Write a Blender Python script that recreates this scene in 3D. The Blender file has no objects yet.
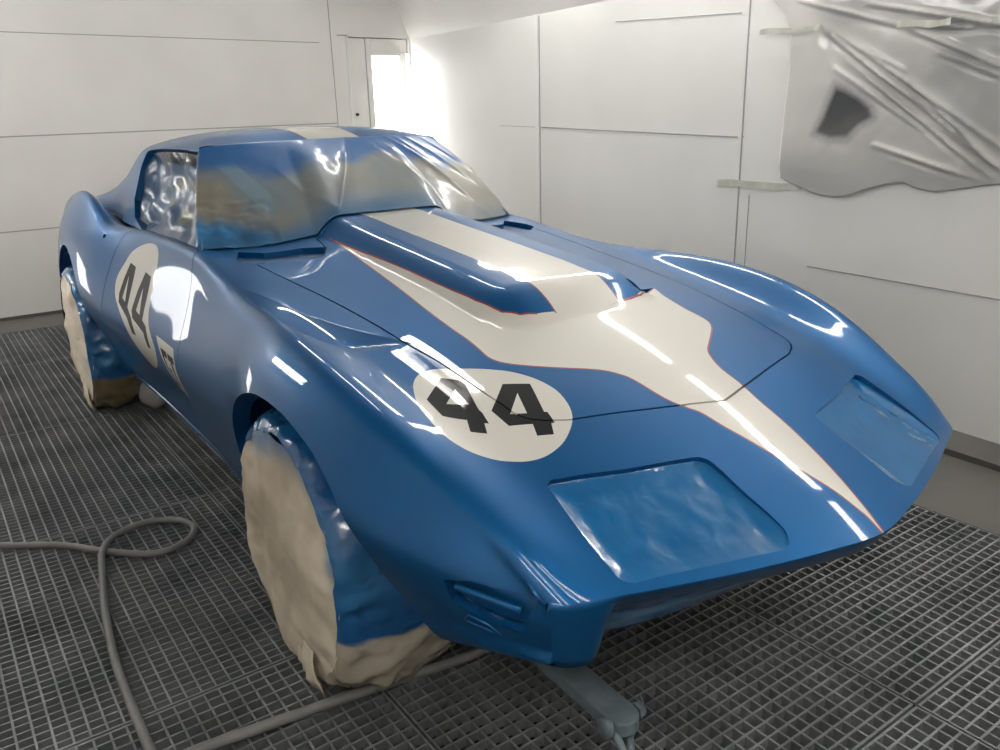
import numpy as np
# ---- body surface: half sections (y,z) along 13 rails, mirrored; s runs along the car, t across it ----
T=np.array([0,.14,.28,.42,.55,.66,.71,.79,.90,1.05,1.20,1.40,1.5])
def tab(rows):
    a=np.array(sorted(rows));return a[:,0],a[:,1:]
Z0=tab([(1.005,.517),(.933,.555),(.78,.614),(.624,.675),(.5,.717),(.4,.745),(.27,.780),(.19,.797),(.1,.816),(0,.835),(-.2,.86),(-.5,.89),(-.8,.915),(-1.0,.92),(-2,.92),(-2.9,.91),(-3.55,.85)])
Z1=tab([(.98,.517),(.93,.544),(.78,.606),(.624,.668),(.5,.710),(.4,.738),(.27,.773),(.15,.799),(0,.830),(-.2,.855),(-.5,.885),(-.8,.911),(-1.0,.918),(-2,.918),(-2.9,.91),(-3.55,.85)])
Z2=tab([(.943,.517),(.85,.564),(.78,.595),(.62,.662),(.5,.703),(.4,.730),(.27,.762),(.15,.788),(0,.816),(-.2,.842),(-.5,.873),(-.8,.902),(-1.0,.905),(-2,.905),(-2.9,.90),(-3.55,.84)])
Z3=tab([(.897,.517),(.85,.542),(.78,.577),(.62,.648),(.5,.690),(.4,.718),(.27,.750),(.15,.775),(0,.799),(-.2,.824),(-.5,.853),(-.8,.878),(-1.0,.888),(-2,.89),(-2.9,.89),(-3.55,.83)])
Z4=tab([(.857,.517),(.8,.549),(.7,.598),(.635,.627),(.5,.675),(.4,.703),(.27,.733),(.15,.755),(0,.778),(-.2,.804),(-.4,.827),(-.6,.848),(-.8,.868),(-1.0,.882),(-1.9,.87),(-2.15,.82),(-2.4,.84),(-2.9,.87),(-3.55,.82)])
Y4=tab([(.8,.53),(.6,.545),(.4,.56),(.2,.575),(-.4,.58),(-.8,.57),(-3.55,.52)])
CR=tab([(.8,.64,.518),(.75,.655,.560),(.7,.665,.593),(.6,.68,.65),(.5,.695,.70),(.4,.708,.744),(.3,.718,.777),(.2,.722,.80),(.1,.72,.815),(0,.715,.825),(-.1,.708,.830),(-.2,.70,.83),(-.3,.69,.826),(-.4,.678,.822),(-.6,.663,.832),(-.8,.65,.86),(-.95,.645,.885),(-1.4,.645,.89),(-1.8,.65,.885),(-2.0,.67,.88),(-2.2,.69,.972),(-2.4,.69,1.012),(-2.6,.685,.995),(-3.0,.68,.92),(-3.55,.6,.80)])
K5=tab([(.8,.622,.518),(.7,.645,.598),(.6,.655,.650),(.5,.663,.693),(.4,.665,.728),(.3,.665,.755),(.2,.667,.776),(0,.662,.803),(-.2,.648,.818),(-.4,.632,.826),(-.6,.625,.843),(-.8,.62,.866),(-.95,.62,.886),(-1.8,.62,.880),(-2.0,.635,.862),(-2.2,.655,.92),(-2.4,.655,.955),(-2.6,.655,.955),(-3.0,.64,.90),(-3.55,.57,.81)])
K7=tab([(.8,.643,.50),(.65,.692,.603),(.5,.738,.662),(.35,.77,.72),(.2,.783,.755),(0,.780,.778),(-.3,.742,.77),(-.6,.70,.775),(-.95,.665,.835),(-1.4,.668,.84),(-1.8,.69,.84),(-2.1,.738,.88),(-2.4,.757,.915),(-2.7,.75,.885),(-3.0,.72,.84),(-3.55,.63,.75)])
K8=tab([(.8,.643,.475),(.65,.73,.555),(.5,.785,.60),(.35,.82,.65),(.2,.835,.68),(0,.832,.70),(-.3,.772,.70),(-.6,.738,.70),(-.95,.69,.735),(-1.4,.70,.735),(-1.8,.745,.74),(-2.1,.79,.77),(-2.4,.80,.79),(-2.8,.78,.76),(-3.55,.65,.68)])
K9=tab([(.8,.638,.45),(.65,.735,.505),(.5,.80,.54),(.35,.84,.57),(.2,.855,.585),(0,.850,.60),(-.3,.798,.58),(-.6,.78,.55),(-.95,.755,.53),(-1.4,.765,.53),(-1.8,.81,.55),(-2.1,.83,.58),(-2.4,.835,.60),(-2.8,.81,.58),(-3.55,.66,.55)])
K10=tab([(.8,.63,.42),(.65,.71,.43),(.5,.76,.43),(.2,.80,.43),(0,.805,.43),(-.3,.770,.42),(-.6,.745,.40),(-.95,.72,.38),(-1.4,.72,.38),(-2,.76,.40),(-2.4,.80,.42),(-2.8,.80,.42),(-3.55,.63,.45)])
K11=tab([(.8,.615,.385),(.65,.66,.35),(.5,.69,.31),(.2,.72,.25),(0,.72,.24),(-.3,.71,.23),(-.6,.68,.22),(-.95,.66,.22),(-1.4,.66,.22),(-2,.67,.22),(-2.4,.72,.25),(-2.8,.74,.30),(-3.55,.6,.40)])
EXT=np.array([.205,.18,.143,.097,.057,.02,0,0,0,0,0,0,0])
def pchip(x,y,q):
    h=np.diff(x);d=np.diff(y)/h;m=np.zeros(len(x))
    for i in range(1,len(x)-1):
        if d[i-1]*d[i]>0:
            w1=2*h[i]+h[i-1];w2=h[i]+2*h[i-1];m[i]=(w1+w2)/(w1/d[i-1]+w2/d[i])
    m[0]=d[0];m[-1]=d[-1]
    q=np.clip(q,x[0],x[-1]);i=np.clip(np.searchsorted(x,q)-1,0,len(h)-1)
    u=(q-x[i])/h[i];hi=h[i]
    return (2*u**3-3*u**2+1)*y[i]+(u**3-2*u**2+u)*hi*m[i]+(-2*u**3+3*u**2)*y[i+1]+(u**3-u**2)*hi*m[i+1]
def blur(a,sig,axis=0):
    if sig<=0:return a
    n=int(3*sig)+1;k=np.exp(-.5*(np.arange(-n,n+1)/sig)**2);k/=k.sum()
    a=np.moveaxis(a,axis,0)
    lo=2*a[0]-a[1:n+1][::-1];hi=2*a[-1]-a[-n-1:-1][::-1]
    p=np.concatenate([lo,a,hi]);r=sum(k[j]*p[j:j+len(a)] for j in range(2*n+1))
    return np.moveaxis(r,0,axis)
DS=.01;DT=.005;S0=-3.55;S1=.8
def sst(x,a,b):
    u=np.clip((x-a)/(b-a),0,1);return u*u*(3-2*u)
def bulge(x,y,z):
    ay=np.abs(y)
    top=np.interp(x,[-1.0,-.81,-.6,-.35,-.156,-.06,.03,.2],[.972,.961,.939,.915,.895,.885,.873,.852])
    top=top-.35*np.maximum(ay-.1,0)**2
    # plan: half width at foot and at top edge
    foot=np.interp(x,[-.85,.0,.13],[.265,.275,.262]);tw=np.interp(x,[-.85,.0],[.205,.195])
    u=np.clip((ay-tw+.02)/(foot-tw+.02),0,1);side=1-u**1.9
    xf=.192-.26*ay**1.5*0-1.2*np.maximum(ay-.10,0)**2
    front=1-sst(x,xf-.125,xf)
    front=1-np.clip((x-(xf-.135))/.135,0,1)**1.7
    m=np.clip(side*front,0,1)
    h=np.maximum(top-z,0)
    return h*m*(x<.3)
WA=(-.70,.728);WB=(.085,.462);WC=(-.02,.672)
def wedge(s,t):
    # hinged dent between hood and the passenger side fender ridge: hinge A-B, deepest at C
    A,B,C=WA,WB,WC;D=.034;t=-t
    den=(B[1]-C[1])*(A[0]-C[0])+(C[0]-B[0])*(A[1]-C[1])
    a=((B[1]-C[1])*(s-C[0])+(C[0]-B[0])*(t-C[1]))/den
    b=((C[1]-A[1])*(s-C[0])+(A[0]-C[0])*(t-C[1]))/den
    c=1-a-b
    return D*np.clip(c,0,None)*sst(b,-.01,.09)*sst(a,-.02,.06)*(c>0)*(c<1.3)
def build_surface():
    s=np.arange(S0,S1+1e-9,DS);n=len(s)
    rails=np.zeros((13,n,3))
    g=np.clip((s-.1)/.7,0,1)**1.6
    for k in range(13): rails[k,:,0]=s+EXT[k]*g
    for k,(y,Z) in enumerate([(0,Z0),(.14,Z1),(.28,Z2),(.42,Z3)]):
        rails[k,:,1]=y;rails[k,:,2]=pchip(Z[0],Z[1][:,0],rails[k,:,0])
    rails[4,:,1]=pchip(Y4[0],Y4[1][:,0],s);rails[4,:,2]=pchip(Z4[0],Z4[1][:,0],rails[4,:,0])
    for k,R in ((5,K5),(6,CR),(7,K7),(8,K8),(9,K9),(10,K10),(11,K11)):
        rails[k,:,1]=pchip(R[0],R[1][:,0],s);rails[k,:,2]=pchip(R[0],R[1][:,1],s)
    wk=sst(s,.35,.6)[:,None]
    b5=rails[4]+(rails[6]-rails[4])*np.array([.62,.62,.56]);b5[:,0]=rails[5,:,0]
    keep=np.maximum(wk,1-sst(s,-1.9,-1.5)[:,None]);rails[5]=rails[5]*keep+b5*(1-keep)
    rails[12]=rails[11]+np.array([0,-.09,-.012])
    r1=blur(rails,3.0,1);r2=blur(rails,8.0,1);wz=sst(s,.25,.55)[None,:,None]*np.ones((13,1,1));rails=r1*wz+r2*(1-wz)
    t=np.arange(0,1.5+1e-9,DT)
    G=np.zeros((n,len(t),3))
    # non uniform catmull across t, mirrored about the centre
    Tm=np.concatenate([-T[:0:-1],T]);
    for c in range(3):
        V=rails[:,:,c].T
        Vm=np.concatenate([(-V[:,:0:-1] if c==1 else V[:,:0:-1]),V],1)
        m=np.zeros_like(Vm)
        h=np.diff(Tm);d=np.diff(Vm,axis=1)/h
        m[:,1:-1]=(d[:,:-1]*h[1:]+d[:,1:]*h[:-1])/(h[1:]+h[:-1]);m[:,0]=d[:,0];m[:,-1]=d[:,-1]
        i=np.clip(np.searchsorted(Tm,t,side='right')-1,0,len(h)-1);u=(t-Tm[i])/h[i];hh=h[i]
        G[:,:,c]=(2*u**3-3*u**2+1)*Vm[:,i]+(u**3-2*u**2+u)*hh*m[:,i]+(-2*u**3+3*u**2)*Vm[:,i+1]+(u**3-u**2)*hh*m[:,i+1]
    full=np.concatenate([G[:,:0:-1]*np.array([1,-1,1]),G],1)
    wf=sst(s,.25,.62)[:,None,None];full=blur(full,1.0,1)*wf+blur(full,5.0,1)*(1-wf)
    full[:,:,2]+=bulge(full[:,:,0],full[:,:,1],full[:,:,2])
    tt=np.concatenate([-t[:0:-1],t])
    ds=np.gradient(full,axis=0);dt=np.gradient(full,axis=1)
    N=np.cross(ds,dt);N/=np.linalg.norm(N,axis=2,keepdims=True)+1e-12
    if N[n//2,len(tt)//2,2]<0:N=-N
    return s,tt,full,N
SS,TT,GG,NN=build_surface()
def ev(A,s,t):
    s=np.asarray(s,float);t=np.asarray(t,float)
    a=np.clip((s-S0)/DS,0,len(SS)-1.0001);b=np.clip((t+1.5)/DT,0,len(TT)-1.0001)
    i=a.astype(int);j=b.astype(int);u=(a-i)[...,None];v=(b-j)[...,None]
    return (1-u)*(1-v)*A[i,j]+u*(1-v)*A[i+1,j]+(1-u)*v*A[i,j+1]+u*v*A[i+1,j+1]
def P(s,t):
    s=np.asarray(s,float);t=np.asarray(t,float);p=ev(GG,s,t);p[...,2]-=wedge(s,t);return p
def Nrm(s,t):
    s=np.asarray(s,float);t=np.asarray(t,float);n=ev(NN,s,t);e=.0008
    n[...,0]+=(wedge(s+e,t)-wedge(s-e,t))/(2*e)*n[...,2];n[...,1]+=(wedge(s,t+e)-wedge(s,t-e))/(2*e)*n[...,2]
    return n/np.linalg.norm(n,axis=-1,keepdims=True)
FT={'gapR':[(-0.7206,-0.5021),(-0.5162,-0.4983),(-0.3363,-0.4877),(-0.1769,-0.4766),(-0.042,-0.4668),(0.0736,-0.4586),(0.1929,-0.4441),(0.2478,-0.4432),(0.3418,-0.4442),(0.3985,-0.4444),(0.4172,-0.4426),(0.4337,-0.4373),(0.449,-0.4266),(0.4636,-0.4039),(0.4782,-0.3622),(0.4991,-0.203),(0.5147,-0.0856)],'gapL':[(0.5161,0.1074),(0.494,0.242),(0.4797,0.3548),(0.4689,0.3955),(0.4558,0.4148),(0.3829,0.4504),(0.2447,0.4686),(0.1017,0.4817),(-0.0731,0.4771),(-0.3336,0.4841),(-0.5748,0.5058),(-0.8234,0.5422)],'outR':[(-0.7996,-0.2617),(-0.7027,-0.2694),(-0.5068,-0.2927),(-0.2451,-0.3251),(-0.0606,-0.3484),(0.0663,-0.3582),(0.152,-0.3595),(0.2034,-0.3633),(0.2364,-0.3661),(0.2652,-0.3558),(0.294,-0.3246),(0.3339,-0.2606),(0.3756,-0.1783),(0.402,-0.1495),(0.426,-0.1363),(0.4869,-0.1234),(0.5216,-0.1),(0.5361,-0.0855),(0.5752,-0.072),(0.6099,-0.055),(0.6542,-0.0362),(0.694,-0.0195),(0.7299,-0.0063),(0.7571,-0.0009),(0.7774,0.0022),(0.8,0.0)],'outL':[(0.0867,0.3267),(0.1533,0.3019),(0.2314,0.2897),(0.2618,0.2914),(0.3008,0.2882),(0.3316,0.2612),(0.3717,0.1944),(0.4004,0.1434),(0.4255,0.12),(0.4604,0.1021),(0.5043,0.0969),(0.5528,0.0858),(0.5952,0.081),(0.6381,0.0727),(0.6872,0.0561),(0.7347,0.0347),(0.7664,0.0204),(0.7886,0.0097),(0.8,0.005)],'footR':[(-0.7295,-0.2631),(-0.579,-0.2614),(-0.4336,-0.2572),(-0.2969,-0.2551),(-0.1697,-0.2544),(-0.0731,-0.2529),(0.0289,-0.2473),(0.0901,-0.2364),(0.1138,-0.2301),(0.1448,-0.1999),(0.1575,-0.1583),(0.1646,-0.1079)],'footL':[(0.1714,0.0985),(0.1601,0.1767),(0.0867,0.3267)],'round':[(0.2491,-0.5464),(0.2245,-0.5262),(0.2096,-0.5046),(0.2135,-0.4793),(0.2434,-0.4405),(0.2788,-0.3925),(0.308,-0.3578),(0.3497,-0.3291),(0.396,-0.3178),(0.4406,-0.3279),(0.4742,-0.348),(0.5015,-0.3783),(0.526,-0.4181),(0.5387,-0.4601),(0.5387,-0.4952),(0.5299,-0.5266),(0.5146,-0.5613),(0.4853,-0.5956),(0.4408,-0.6147),(0.3737,-0.6079),(0.3159,-0.5851)],'d1':[(0.3346,-0.4027),(0.3576,-0.3517),(0.4418,-0.3879),(0.4454,-0.3824),(0.4749,-0.3901),(0.4743,-0.398),(0.5008,-0.4146),(0.492,-0.4451),(0.4627,-0.4313),(0.4476,-0.4721),(0.3952,-0.4717)],'d1h':[(0.3728,-0.396),(0.4327,-0.4206),(0.4207,-0.4497)],'d2':[(0.25,-0.4853),(0.2761,-0.4648),(0.297,-0.4628),(0.3815,-0.4886),(0.3919,-0.4886),(0.4248,-0.4981),(0.42,-0.5045),(0.4483,-0.5192),(0.433,-0.5452),(0.398,-0.5263),(0.3725,-0.5643),(0.3081,-0.5542)],'d2h':[(0.2993,-0.4855),(0.3571,-0.4932),(0.3357,-0.5276)],'droundel':[(-1.6882,-0.8706),(-1.6573,-0.83),(-1.5886,-0.7934),(-1.4864,-0.765),(-1.3929,-0.763),(-1.3533,-0.7898),(-1.3415,-0.8317),(-1.3451,-0.8819),(-1.344,-0.9363),(-1.3405,-0.9713),(-1.3116,-1.0027),(-1.2746,-1.022),(-1.2222,-1.0536),(-1.2378,-1.101),(-1.3435,-1.1472),(-1.4133,-1.1399),(-1.4866,-1.0891),(-1.5655,-1.0394),(-1.6495,-0.9975),(-1.6991,-0.9714),(-1.7238,-0.9408),(-1.7202,-0.9112)],'e1':[(-1.6336,-0.8649),(-1.5708,-0.8727),(-1.562,-0.987),(-1.5149,-1.0059),(-1.4523,-1.0494),(-1.4898,-1.05),(-1.5512,-1.0136),(-1.6533,-0.9849),(-1.6661,-0.9619),(-1.6553,-0.9147)],'e1h':[(-1.618,-0.9066),(-1.5941,-0.9773),(-1.627,-0.97)],'e2':[(-1.4613,-0.8767),(-1.3925,-0.884),(-1.392,-0.9985),(-1.3454,-1.0082),(-1.2783,-1.06),(-1.3148,-1.0614),(-1.3662,-1.0275),(-1.4964,-1.0072),(-1.5181,-0.9894),(-1.5003,-0.9349)],'e2h':[(-1.4536,-0.9231),(-1.4311,-0.9908),(-1.474,-0.984)],'gt':[(-1.2164,-1.0123),(-1.0114,-1.0162),(-0.927,-1.1532),(-1.0408,-1.1334)],'hl':[(0.5953,-0.5116),(0.5867,-0.4943),(0.5908,-0.4684),(0.6057,-0.351),(0.6138,-0.215),(0.6202,-0.186),(0.6361,-0.1766),(0.6878,-0.1785),(0.7279,-0.1761),(0.7586,-0.177),(0.7753,-0.1898),(0.7848,-0.209),(0.7849,-0.225),(0.7832,-0.2722),(0.7833,-0.3749),(0.7832,-0.4506),(0.7854,-0.5092),(0.7749,-0.5294),(0.7569,-0.53),(0.7247,-0.5296),(0.6733,-0.5248)],'hlL':[(0.5882,0.463),(0.5908,0.4979),(0.6626,0.5152),(0.7225,0.5192),(0.7628,0.5303),(0.7791,0.5075),(0.7865,0.3588),(0.7834,0.2633)],'arch':[(-0.54,-1.2545),(-0.4256,-1.1776),(-0.296,-1.091),(-0.1857,-1.0185),(-0.1054,-0.9569),(-0.0309,-0.9116),(0.0716,-0.8896),(0.1382,-0.8859),(0.2106,-0.8841),(0.2887,-0.8927),(0.354,-0.9248),(0.4019,-0.971),(0.4367,-1.0203),(0.478,-1.1003),(0.4974,-1.1921),(0.5363,-1.2632),(0.5596,-1.29)],'doorf':[(-1.0237,-0.6761),(-0.9312,-0.7471),(-0.949,-0.8338),(-0.9461,-0.8913),(-0.934,-0.9629),(-0.9242,-1.0057),(-0.9658,-1.0792),(-1.2352,-1.2461)],'vent':[(-0.9136,-0.5103),(-0.8169,-0.5497),(-0.7706,-0.5431),(-0.7079,-0.4775),(-0.6319,-0.3593),(-0.719,-0.3072),(-0.7897,-0.3626),(-0.8422,-0.4609)],'slot':[(0.6407,-1.0119),(0.6836,-0.9255),(0.7266,-0.8758),(0.77,-0.807),(0.8,-0.705),(0.8,-0.98),(0.7592,-1.1288),(0.721,-1.1402),(0.6819,-1.1269),(0.6455,-1.1041)],'ledge':[(0.6568,-1.0301),(0.6919,-1.0077),(0.7308,-0.9681),(0.7617,-0.9232)],'marker':[(0.6539,-1.1858),(0.6705,-1.1453),(0.6992,-1.1585),(0.7153,-1.2034)],'bottomR':[(0.5877,-1.3348),(0.705,-1.3273),(0.8,-1.355),(0.8,-1.225)],'bulge_shade':[(0.1028,0.1958),(0.0863,0.323),(0.1392,0.2218),(0.1289,0.2016)],'hole':[(-1.9599,-0.8097)]}
import bpy, bmesh, math, random
from mathutils import Vector, noise, geometry
random.seed(4)
D=bpy.data; COL=bpy.context.scene.collection
# ------------------------------------------------------------------ materials
def nt(m):
    m.use_nodes=True; return m.node_tree.nodes,m.node_tree.links,m.node_tree.nodes['Principled BSDF']
def setp(b,**k):
    for n,v in k.items(): b.inputs[n.replace('_',' ')].default_value=v
def mat(name,col,rough=.5,metal=0,coat=0,**k):
    m=D.materials.new(name);N,L,b=nt(m)
    setp(b,Base_Color=(*col,1),Roughness=rough,Metallic=metal,Coat_Weight=coat,Coat_Roughness=.02,**k);return m
def noisy(name,c1,c2,scale,rough=.5,metal=0,bump=0,detail=4,coat=0,pos=(.35,.65),bscale=None):
    m=D.materials.new(name);N,L,b=nt(m)
    tc=N.new('ShaderNodeTexCoord');n=N.new('ShaderNodeTexNoise');n.inputs['Scale'].default_value=scale;n.inputs['Detail'].default_value=detail
    r=N.new('ShaderNodeValToRGB');r.color_ramp.elements[0].color=(*c1,1);r.color_ramp.elements[1].color=(*c2,1)
    r.color_ramp.elements[0].position=pos[0];r.color_ramp.elements[1].position=pos[1]
    L.new(tc.outputs['Object'],n.inputs['Vector']);L.new(n.outputs['Fac'],r.inputs['Fac']);L.new(r.outputs['Color'],b.inputs['Base Color'])
    setp(b,Roughness=rough,Metallic=metal,Coat_Weight=coat,Coat_Roughness=.02)
    if bump:
        n2=N.new('ShaderNodeTexNoise');n2.inputs['Scale'].default_value=bscale or scale*3;n2.inputs['Detail'].default_value=5
        bp=N.new('ShaderNodeBump');bp.inputs['Strength'].default_value=bump;bp.inputs['Distance'].default_value=.01
        L.new(tc.outputs['Object'],n2.inputs['Vector']);L.new(n2.outputs['Fac'],bp.inputs['Height']);L.new(bp.outputs['Normal'],b.inputs['Normal'])
    return m
def emis(name,col,st):
    m=D.materials.new(name);N,L,b=nt(m);setp(b,Base_Color=(.8,.8,.8,1),Emission_Color=(*col,1),Emission_Strength=st);return m
M={}
M['paint']=noisy('metallic_blue_paint',(.003,.080,.232),(.004,.088,.248),900,rough=.46,metal=.5,coat=.6,detail=1);M['paint'].node_tree.nodes['Principled BSDF'].inputs['Specular IOR Level'].default_value=.12
M['white']=mat('white_decal_paint',(.55,.53,.475),.4,0,.9)
M['red']=mat('red_pinstripe',(.27,.010,.010),.4,0,.9)
M['black']=mat('black_numeral',(.010,.011,.012),.5,0,.35,Specular_IOR_Level=.1)
M['dark']=mat('dark_void',(.006,.008,.012),.8)
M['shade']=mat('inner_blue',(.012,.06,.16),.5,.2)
M['wall']=noisy('booth_wall_enamel',(.66,.645,.615),(.74,.725,.70),1.3,rough=.42,detail=3,pos=(.3,.7))
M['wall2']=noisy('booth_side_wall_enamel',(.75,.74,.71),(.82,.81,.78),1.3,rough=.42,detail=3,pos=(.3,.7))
M['seam']=mat('panel_joint',(.33,.33,.33),.7)
M['doors']=mat('grey_booth_doors',(.26,.26,.255),.6)
M['ceil']=mat('ceiling_filter',(.20,.21,.22),.95)
M['slab']=noisy('grey_floor_paint',(.078,.075,.067),(.10,.097,.087),3,rough=.55,bump=.15)
M['grate']=noisy('galvanised_steel',(.135,.145,.15),(.23,.24,.245),5,rough=.55,metal=.25,detail=6)
M['pit']=noisy('pit_bottom',(.012,.014,.015),(.025,.028,.03),8,rough=.9)
M['steel']=noisy('cast_grey_paint',(.14,.18,.205),(.20,.25,.275),14,rough=.5,metal=.2,bump=.2)
M['hose']=noisy('grey_rubber',(.16,.16,.155),(.21,.21,.20),9,rough=.5)
M['tape']=noisy('masking_tape',(.50,.50,.43),(.58,.58,.51),30,rough=.6)
M['tube']=emis('fluorescent_tube',(1,.97,.92),26)
M['tube2']=emis('corner_tube',(1,.98,.95),42)
M['glow']=emis('frosted_light_panel',(1,.985,.96),5.2)
M['doorlite']=emis('lit_door_pane',(1,.99,.97),2.2)
M['fixture']=mat('fixture_enamel',(.7,.7,.68),.4)
def vcol_mat(name,rough,coat=0,bump=0,bscale=40,trans=0,vor=0,vscale=9,metal=0,ridge=0,rscale=5):
    m=D.materials.new(name);N,L,b=nt(m)
    a=N.new('ShaderNodeAttribute');a.attribute_name='spray_sheen';L.new(a.outputs['Color'],b.inputs['Base Color'])
    setp(b,Roughness=rough,Coat_Weight=coat,Coat_Roughness=.08,Metallic=metal)
    tc=N.new('ShaderNodeTexCoord');last=None
    if vor:
        w=N.new('ShaderNodeTexNoise');w.inputs['Scale'].default_value=vscale*.6
        v=N.new('ShaderNodeTexVoronoi');v.feature='F2' if False else 'F1';v.inputs['Scale'].default_value=vscale
        mx=N.new('ShaderNodeMixRGB');mx.inputs['Fac'].default_value=.25
        L.new(tc.outputs['Object'],w.inputs['Vector']);L.new(tc.outputs['Object'],mx.inputs['Color1']);L.new(w.outputs['Color'],mx.inputs['Color2']);L.new(mx.outputs['Color'],v.inputs['Vector'])
        bp=N.new('ShaderNodeBump');bp.inputs['Strength'].default_value=vor;bp.inputs['Distance'].default_value=.02
        L.new(v.outputs['Distance'],bp.inputs['Height']);last=bp
    if ridge:
        for sc_,st_ in ((rscale,ridge),(rscale*2.7,ridge*.5)):
            n3=N.new('ShaderNodeTexNoise');n3.noise_type='RIDGED_MULTIFRACTAL';n3.inputs['Scale'].default_value=sc_;n3.inputs['Detail'].default_value=1.5;n3.inputs['Distortion'].default_value=.6
            b3=N.new('ShaderNodeBump');b3.inputs['Strength'].default_value=st_;b3.inputs['Distance'].default_value=.02
            L.new(tc.outputs['Object'],n3.inputs['Vector']);L.new(n3.outputs['Fac'],b3.inputs['Height'])
            if last: L.new(last.outputs['Normal'],b3.inputs['Normal'])
            last=b3
    if bump:
        n2=N.new('ShaderNodeTexNoise');n2.inputs['Scale'].default_value=bscale;n2.inputs['Detail'].default_value=4
        b2=N.new('ShaderNodeBump');b2.inputs['Strength'].default_value=bump;b2.inputs['Distance'].default_value=.01
        L.new(tc.outputs['Object'],n2.inputs['Vector']);L.new(n2.outputs['Fac'],b2.inputs['Height'])
        if last: L.new(last.outputs['Normal'],b2.inputs['Normal'])
        last=b2
    if last: L.new(last.outputs['Normal'],b.inputs['Normal'])
    return m
M['film']=vcol_mat('oversprayed_film',.40,.35,.08,16,ridge=.22,rscale=3.2)
M['crinkle']=vcol_mat('crinkled_film',.22,.7,.1,26,ridge=.8,rscale=8)
M['sidefilm']=vcol_mat('side_film',.34,.25,.1,26,ridge=.4,rscale=6)
M['lampfilm']=vcol_mat('headlight_film',.24,.7,.03,30,ridge=.17,rscale=9)
M['paper']=vcol_mat('oversprayed_paper',.55,.1,.15,22,vor=.25,vscale=6,ridge=.55,rscale=5)
M['sheet']=vcol_mat('plastic_sheet_film',.3,.6,.05,8);M['sheet'].node_tree.nodes['Principled BSDF'].inputs['Alpha'].default_value=.72
# ------------------------------------------------------------------ object helpers
def link(name,verts,faces,mats,parent=None,smooth=True,midx=None,normals=None):
    me=D.meshes.new(name);me.from_pydata([tuple(map(float,v)) for v in verts],[],[tuple(map(int,f)) for f in faces])
    for m in (mats if isinstance(mats,(list,tuple)) else [mats]): me.materials.append(m)
    if midx is not None: me.polygons.foreach_set('material_index',[int(i) for i in midx])
    me.polygons.foreach_set('use_smooth',[smooth]*len(me.polygons))
    me.update()
    if normals is not None: me.normals_split_custom_set([tuple(map(float,n)) for n in normals])
    o=D.objects.new(name,me);COL.objects.link(o)
    if parent: o.parent=parent
    return o
def tag(o,label,cat,group=None):
    o['label']=label;o['category']=cat
    if group:o['group']=group
    return o
def struct(o): o['kind']='structure';return o
def empty(name,loc,label,cat,group=None):
    o=D.objects.new(name,None);COL.objects.link(o);o.location=loc;tag(o,label,cat,group);return o
class MB:
    def __init__(s): s.v=[];s.f=[]
    def box(s,x0,x1,y0,y1,z0,z1):
        n=len(s.v);s.v+=[(x,y,z) for x in(x0,x1) for y in(y0,y1) for z in(z0,z1)]
        s.f+=[tuple(n+i for i in q) for q in((0,1,3,2),(4,6,7,5),(0,4,5,1),(2,3,7,6),(0,2,6,4),(1,5,7,3))];return s
    def obox(s,c,ax,ay,az,hx,hy,hz):
        n=len(s.v);c=Vector(c);ax,ay,az=Vector(ax).normalized(),Vector(ay).normalized(),Vector(az).normalized()
        for i in(-1,1):
            for j in(-1,1):
                for k in(-1,1): s.v.append(tuple(c+ax*hx*i+ay*hy*j+az*hz*k))
        s.f+=[tuple(n+i for i in q) for q in((0,1,3,2),(4,6,7,5),(0,4,5,1),(2,3,7,6),(0,2,6,4),(1,5,7,3))];return s
    def cyl(s,a,b,r0,r1=None,seg=24,cap=True,bev=0):
        a=Vector(a);b=Vector(b);r1=r0 if r1 is None else r1;d=(b-a).normalized()
        u=d.orthogonal().normalized();w=d.cross(u);n=len(s.v)
        L=(b-a).length
        rings=[(0,r0),(1,r1)] if not bev else [(0,r0-bev),(bev/L,r0),(1-bev/L,r1),(1,r1-bev)]
        for f,r in rings:
            for i in range(seg):
                t=2*math.pi*i/seg;s.v.append(tuple(a+(b-a)*f+(u*math.cos(t)+w*math.sin(t))*r))
        for k in range(len(rings)-1):
            for i in range(seg): j=(i+1)%seg;s.f.append((n+k*seg+i,n+k*seg+j,n+(k+1)*seg+j,n+(k+1)*seg+i))
        if cap: s.f.append(tuple(n+i for i in range(seg))[::-1]);s.f.append(tuple(n+(len(rings)-1)*seg+i for i in range(seg)))
        return s
    def tube(s,pts,r,seg=12):
        n=len(s.v);pts=[Vector(p) for p in pts];up=Vector((0,0,1))
        for k,p in enumerate(pts):
            d=(pts[min(k+1,len(pts)-1)]-pts[max(k-1,0)]).normalized()
            u=d.cross(up);u=u.normalized() if u.length>.05 else d.orthogonal().normalized();w=u.cross(d)
            for i in range(seg): t=2*math.pi*i/seg;s.v.append(tuple(p+(u*math.cos(t)+w*math.sin(t))*r))
        for k in range(len(pts)-1):
            for i in range(seg): j=(i+1)%seg;s.f.append((n+k*seg+i,n+k*seg+j,n+(k+1)*seg+j,n+(k+1)*seg+i))
        s.f.append(tuple(n+i for i in range(seg))[::-1]);s.f.append(tuple(n+(len(pts)-1)*seg+i for i in range(seg)));return s
    def build(s,name,m,parent=None,smooth=False,bevel=0):
        o=link(name,s.v,s.f,m,parent,smooth)
        if bevel:
            b=o.modifiers.new('b','BEVEL');b.width=bevel;b.segments=2;b.limit_method='ANGLE'
        return o
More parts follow.
